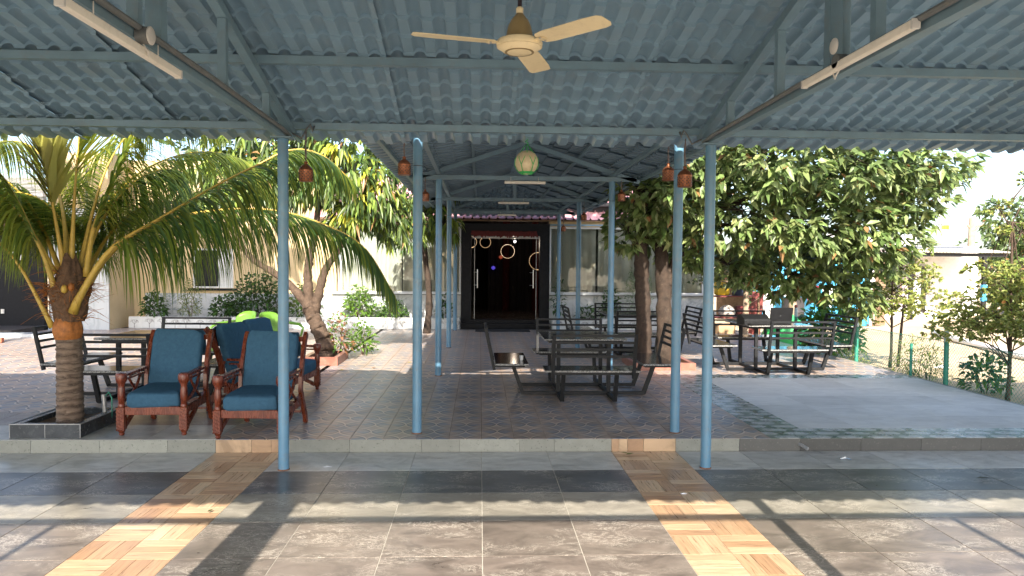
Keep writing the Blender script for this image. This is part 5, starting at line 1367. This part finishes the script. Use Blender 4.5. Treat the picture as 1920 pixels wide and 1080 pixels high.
for x, w, h, mt, lb in ((8.75, .38, .30, 'cloth_white', 'white cloth on the washing line, leftmost'), (9.18, .22, .24, 'cloth_yellow', 'yellow cloth on the washing line'), (9.52, .42, .42, 'cloth_red', 'pink-red cloth hanging pointed on the washing line'), (10.08, .52, .52, 'cloth_white', 'large white cloth on the washing line next to the red one'), (10.75, .34, .28, 'blue_paint', 'blue cloth at the right end of the washing line')):
    o = obj('hung_cloth', MB().grid(lambda a, b: ((a-.5)*w*(1-.35*b*(mt == 'cloth_red')), .03*math.sin(a*11+x)*b, -h*b*(1+.2*math.sin(a*9+x))), 12, 6), mat=mt, smooth=True); o.location = (x, 20.6, 1.16); tag(o, lb, 'cloth', 'washing on the line')

hs = thing('white_house', (15.5, 25, 0), 0, 'white and lilac house with corrugated porch roof beyond the sandy yard', 'house')
hinv = Vector((-15.5, -25, 0))
def hh(name, mat, *bs, parent=None):
    os_ = [obj(name, MB().bbox(*b), parent or hs, mat=mat) for b in bs]
    for o in os_:
        if parent is None: o.location = hinv
    return os_[0]
hh('wall', 'lilac_wall', (13.2, 14.15, 25, 25.2, -.1, 2.35), (14.15, 14.75, 25, 25.2, 1.55, 2.35), (14.15, 14.75, 25, 25.2, -.1, .8), (14.75, 15.35, 25, 25.2, -.1, 2.35), (13.2, 15.35, 25.21, 29, -.1, 2.35))
hh('side_wall', 'sheet_white', (15.36, 18.3, 26.2, 26.4, -.1, 2.5), (15.0, 15.36, 24.9, 25.0, -.1, 1.65))
hh('upper_block', 'sheet_white', (12.6, 17.6, 29.05, 33, -.1, 2.98)); hh('parapet', 'sheet_white', (12.55, 17.65, 28.95, 29.04, 2.2, 3.02))
w = hh('window', 'timber', (14.15, 14.75, 25.05, 25.12, .8, 1.55)); hh('pane', 'dark_room', (14.2, 14.7, 25.03, 25.049, .85, 1.5), parent=w)
hh('door', 'dark_room', (15.6, 16.3, 26.1, 26.19, -.1, 1.75))  # flat dark panels here and in the window stand for unlit openings
hh('chimney', 'lilac_wall', (15.2, 15.45, 28.7, 28.94, 2.3, 3.2))
m = MB()
for k in range(30):
    xa = 14.2+k*.115
    for (u0, h0), (u1, h1) in (((0, 0), (.03, .02)), ((.03, .02), (.06, .03)), ((.06, .03), (.09, .02)), ((.09, .02), (.115, 0))):
        m.quad((xa+u0, 23.6, 2.22+h0), (xa+u1, 23.6, 2.22+h1), (xa+u1, 26.2, 2.46+h1), (xa+u0, 26.2, 2.46+h0))
o = obj('porch_roof', m, hs, mat='asbestos', smooth=True); o.location = hinv; o.modifiers.new('thick', 'SOLIDIFY').thickness = .02
hh('porch_beam', 'black_iron', (14.2, 17.6, 23.75, 23.85, 2.08, 2.2))
for x in (14.35, 16.85): hh('porch_post', 'black_iron', (x-.06, x+.06, 23.75, 23.86, -.1, 2.08))
hh('porch_post_band', 'blue_paint', (16.775, 16.925, 23.74, 23.87, .6, 1.15))
hh('plinth', 'sheet_white', (13.2, 16.6, 24.2, 24.99, -.1, .15))
def pole(x, y, h, r, lean, mat, label, cat='pole'):
    t = thing('yard_pole', (x, y, -.1), 0, label, cat); obj('shaft', MB().path([(0, 0, 0), (lean*.5, 0, h*.5), (lean, 0, h)], [r, r*.9, r*.7], 8), t, mat=mat, smooth=True); return t
pole(28.0, 43, 6.6, .17, -.5, 'sheet_white', 'tall pale leaning utility pole behind the white house')
tp = pole(20.6, 30, 3.9, .17, .05, 'bark_tan', 'bare sawn-off tree trunk right of the white house', 'tree trunk')
obj('stub_branch', MB().path([(.03, 0, 3.3), (.3, 0, 3.55), (.5, 0, 3.65)], [.09, .06, .04], 7), tp, mat='bark_tan'); obj('stub_branch', MB().path([(.03, 0, 3.4), (-.15, 0, 3.6)], [.07, .04], 7), tp, mat='bark_tan')
pole(16.9, 29.6, 4.2, .03, 0, 'steel_grey', 'thin metal rod rising over the right end of the house')
pole(14.1, 29.7, 4.2, .025, 0, 'steel_grey', 'thin metal rod rising over the left end of the house')
t = thing('yellow_flag', (23.2, 36, 0), 0, 'small yellow flag flying on a thin pole behind the house', 'flag'); obj('pole', MB().tube((0, 0, -.1), (0, 0, 4.05), .03, n=6), t, mat='steel_grey'); obj('cloth', MB().grid(lambda a, b: (a*.42, .04*math.sin(a*8), 3.62+.22*b), 8, 2), t, mat='yellow_plastic', smooth=True)
FG = [(.07, .11, .04), (.09, .14, .05), (.11, .15, .05)]
def far_tree(x, y, h, r, n, label, pal=FG):
    cl = [(x+random.uniform(-r, r)*.5, y+random.uniform(-r, r)*.4, h*(.45+.5*random.random()), r*.6, r*.55, h*.22) for _ in range(7)]
    tree('distant_tree', (x, y, 0), [([(x, y, -.1), (x+.1, y, h*.4), (x, y, h*.8)], .18, .06)], cl, n, .42, .2, pal, label, group='trees beyond the house', twigs=60, per=6, droop=.15, down=.2)
far_tree(30.2, 40, 5.0, 2.2, 1500, 'tall loose tree rising at the right behind the sawn trunk')
far_tree(34.0, 43, 5.4, 2.6, 1400, 'wide dark tree at the right picture edge behind the house')
far_tree(24.8, 38, 2.6, 1.5, 1000, 'rounded green tree just right of the white house')
far_tree(39, 52, 5.2, 3.2, 1400, 'distant pale tree filling the gap behind the sawn trunk')
far_tree(31.5, 60, 4.2, 4.0, 1200, 'low distant tree left of the leaning pole')
far_tree(37, 62, 4.2, 4.0, 1200, 'low distant tree right of the leaning pole')
far_tree(26, 62, 4.0, 4.0, 1200, 'low distant tree above the left end of the house roof')
far_tree(20.5, 26.5, 1.9, 1.4, 900, 'small bright green bush right of the porch post', [(.12, .19, .04), (.16, .22, .05)])
far_tree(-12, 30, 7, 4, 1400, 'leafy tree rising behind the cream wing at the far left')
far_tree(-6.5, 26, 5.2, 2.6, 1500, 'tree crown behind the cream wing above the palm frond', [(.10, .15, .04), (.13, .17, .05)])
# clutter behind the laptop table
def clutter(name, label, cat, loc, rz, parts):
    t = thing(name, loc, rz, label, cat, None)
    for nm, mb, mt in parts: obj(nm, mb, t, mat=mt, auto=50)
clutter('yellow_jerrycan', 'yellow plastic jerrycan on top of the junk pile behind the right posts', 'jerrycan', (5.72, 17.1, 1.02), .2, [('body', MB().bevel_box((0, 0, .19), (.30, .18, .38), .035), 'yellow_plastic'), ('handle', MB().path([(-.1, 0, .38), (-.08, 0, .44), (.03, 0, .44), (.06, 0, .38)], .015, 8), 'yellow_plastic'), ('cap', MB().lathe([(.03, 0), (.03, .035)], (.10, 0, .38), 12), 'maroon')])
clutter('junk_shelf', 'wooden shelf stacked with old goods behind the right posts', 'shelf', (6.05, 17.2, 0), 0, [('shelf_board', MB().bbox(-.65, .55, -.2, .2, .48, .51), 'maroon'), ('shelf_board', MB().bbox(-.65, .55, -.2, .2, .98, 1.01), 'maroon')]+[('upright', MB().bbox(x-.02, x+.02, y-.02, y+.02, 0, 1.0), 'timber') for x in (-.63, .53) for y in (-.18, .18)])
clutter('cloth_sack', 'pale cloth sack lying on the lower junk shelf', 'sack', (5.85, 17.1, .515), .1, [('sack', MB().lathe([(.13, 0), (.19, .06), (.2, .14), (.15, .22), (.06, .27)], (0, 0, 0), 14), 'bag_cloth')])
clutter('rolled_bedding', 'maroon rolled bedding beside the pale sack on the shelf', 'bedding', (6.3, 17.12, .515), 0, [('roll', MB().path([(-.22, 0, .13), (.2, 0, .13)], [.13, .125], 14), 'maroon'), ('tie', MB().path([(0, 0, .13), (.03, 0, .13)], [.133, .133], 14), 'cloth_white')])
clutter('cardboard_box', 'brown cardboard box under the junk shelf', 'box', (5.8, 17.15, 0), .15, [('box', MB().bevel_box((0, 0, .17), (.42, .34, .34), .006), 'cardboard'), ('tape', MB().bbox(-.03, .03, -.172, .172, .341, .343), 'bag_cloth')])
clutter('navy_bag', 'dark navy bag on the junk shelf right of the yellow jerrycan', 'bag', (6.15, 17.12, 1.015), 0, [('bag', MB().lathe([(.16, 0), (.18, .1), (.14, .24), (.07, .30)], (0, 0, 0), 14), 'navy'), ('strap', MB().path([(-.07, 0, .28), (0, 0, .38), (.07, 0, .28)], .012, 7), 'navy')])
clutter('painted_board', 'white and red painted boards leaning behind the laptop table', 'board', (6.75, 17.3, 0), 0, [('board', MB().box((-.12, 0, .55), (.28, .03, 1.1), Matrix.Rotation(.08, 3, 'Y')), 'maroon'), ('board', MB().box((.2, .05, .55), (.25, .03, 1.12), Matrix.Rotation(-.05, 3, 'Y')), 'sheet_white'), ('board', MB().box((.5, .08, .5), (.22, .03, 1.0), Matrix.Rotation(.03, 3, 'Y')), 'blue_paint')])
clutter('water_drum', 'dark drum standing behind the laptop', 'drum', (7.55, 17.4, .35), 0, [('drum', MB().lathe([(.27, 0), (.29, .02), (.285, .25), (.295, .27), (.285, .29), (.285, .6), (.295, .62), (.1, .63)], (0, 0, 0), 20), 'dark_room'), ('stand', MB().bbox(-.3, .3, -.3, .3, -.35, -.002), 'timber')])
clutter('black_hand_pump', 'black lever of a hand pump right of the dark drum', 'pump', (8.3, 17.4, 0), 0, [('column', MB().tube((0, 0, 0), (0, 0, .72), .05, .04, 10), 'black_iron'), ('lever', MB().path([(.06, 0, .68), (-.3, 0, .92), (-.62, 0, 1.08)], [.03, .024, .03], 8), 'black_iron'), ('spout', MB().path([(0, 0, .6), (.12, 0, .58), (.16, 0, .5)], .025, 8), 'black_iron')])
clutter('green_net_roll', 'green netting heaped behind the far bench of the laptop table', 'net', (6.9, 16.2, 0), 0, [('heap', MB().lathe([(.5, 0), (.55, .12), (.45, .34), (.28, .55), (.1, .66)], (0, 0, 0), 18), 'net')])
t = thing('white_pipe', (11, 16, .02), 0, 'long white pipe lying across the sandy yard', 'pipe'); obj('pipe', MB().path([(.85, 2.6, .02), (.3, 1.2, .02), (0, 0, .02), (-.6, -2.2, .02), (-.9, -4.2, .02)], .07, 8), t, mat='sheet_white', smooth=True)
def crumple(name, x, y, z, s, mat, label, cat, seed=1, flat=.35):
    r = random.Random(seed); m = MB(); pts = [(math.cos(a)*s*r.uniform(.5, 1.1), math.sin(a)*s*.5*r.uniform(.5, 1.2), r.uniform(.0, .25)*s*flat) for a in np.linspace(0, 6.28, 12)[:-1]]
    i = len(m.v); m.v += pts+[(0, 0, s*flat), (s*.3, .05*s, s*flat*.6)]
    for k in range(11): m.f.append((k, (k+1) % 11, 11 if k < 6 else 12))
    m.f.append((0, 11, 12)); m.f.append((6, 12, 11))
    tag(obj(name, m, loc=(x, y, z), mat=mat), label, cat)
crumple('plastic_bag', 7.95, 12.2, 0, .14, 'paper', 'crumpled pale plastic bag on the sand beyond the fence', 'litter', 2)
crumple('foil_wrapper', 3.28, 6.38, .001, .07, 'foil', 'shiny crumpled foil wrapper on the grey tiles at the right', 'litter', 3)
crumple('paper_scrap', -1.28, 6.20, .001, .05, 'paper', 'white paper scrap on the floor right of the left front post', 'litter', 5, .15)
crumple('paper_scrap', 1.55, 5.42, .001, .03, 'paper', 'tiny white scrap beside the right timber strip', 'litter', 6, .3)
def fallen(x, y, z, L, col, label, rz):
    o = obj('fallen_leaf', leaves_mesh('fallen_leaf', [(0, 0, .012)], [(1, .1, .1)], [(0, 0, 1)], L, L*.4, [col], droop=.06), loc=(x, y, z)); o.rotation_euler[2] = rz; tag(o, label, 'leaf')
fallen(1.33, 6.52, .002, .1, (.10, .16, .03), 'green leaf on the right timber strip at the step', .4)
fallen(1.36, 6.55, .002, .08, (.14, .18, .04), 'second small leaf touching the green leaf on the timber strip', 2.4)
fallen(4.05, 5.75, .002, .13, (.06, .06, .03), 'dark curled leaf on the dark tiles at the far right', -.2)
fallen(-1.05, 11.0, ZT+.002, .15, (.55, .42, .05), 'yellow leaf on the sunlit tiles left of the second walkway post', .3)
fallen(-1.62, 11.1, ZT+.002, .12, (.30, .17, .08), 'brown curled leaf left of the yellow one on sunlit tiles', 1.0)
fallen(-2.02, 10.9, ZT+.002, .11, (.55, .46, .05), 'yellow leaf on the tiles right of the red planter', 1.9)
fallen(-1.15, 11.75, ZT+.002, .1, (.5, .42, .08), 'small yellow leaf farthest back on the sunlit tiles', .7)
fallen(-1.85, 5.05, .003, .06, (.08, .09, .03), 'tiny dark leaf at the edge of the left timber strip', 1.2)
dp = thing('drain_pipe_end', (2.99, STEP_Y-.01, .055), 0, 'short grey drain pipe stub poking from the step face', 'pipe'); obj('pipe', MB().path([(0, .03, .012), (.03, -.03, -.005), (.05, -.07, -.015)], .016, 10), dp, mat='steel_rod', auto=40)

# tall tree outside the picture on the left; it shades the wing and dapples the floor
sc_ = [(-9.2+random.uniform(-3.6, 3.4), 10.2+random.uniform(-1.6, 1.6), random.uniform(4.4, 8.4), 1.35, 1.2, .95) for _ in range(34)]
tree('shade_tree', (-9.6, 9.6, 0), [([(-9.6, 9.6, 0), (-9.5, 9.7, 2), (-9.6, 9.9, 4.5), (-9.6, 10.2, 6.5)], .22, .08)], sc_, 15000, .32, .16, GR, 'tall leafy tree beside the wing, left of the palm', twigs=120, droop=.15, down=.15)
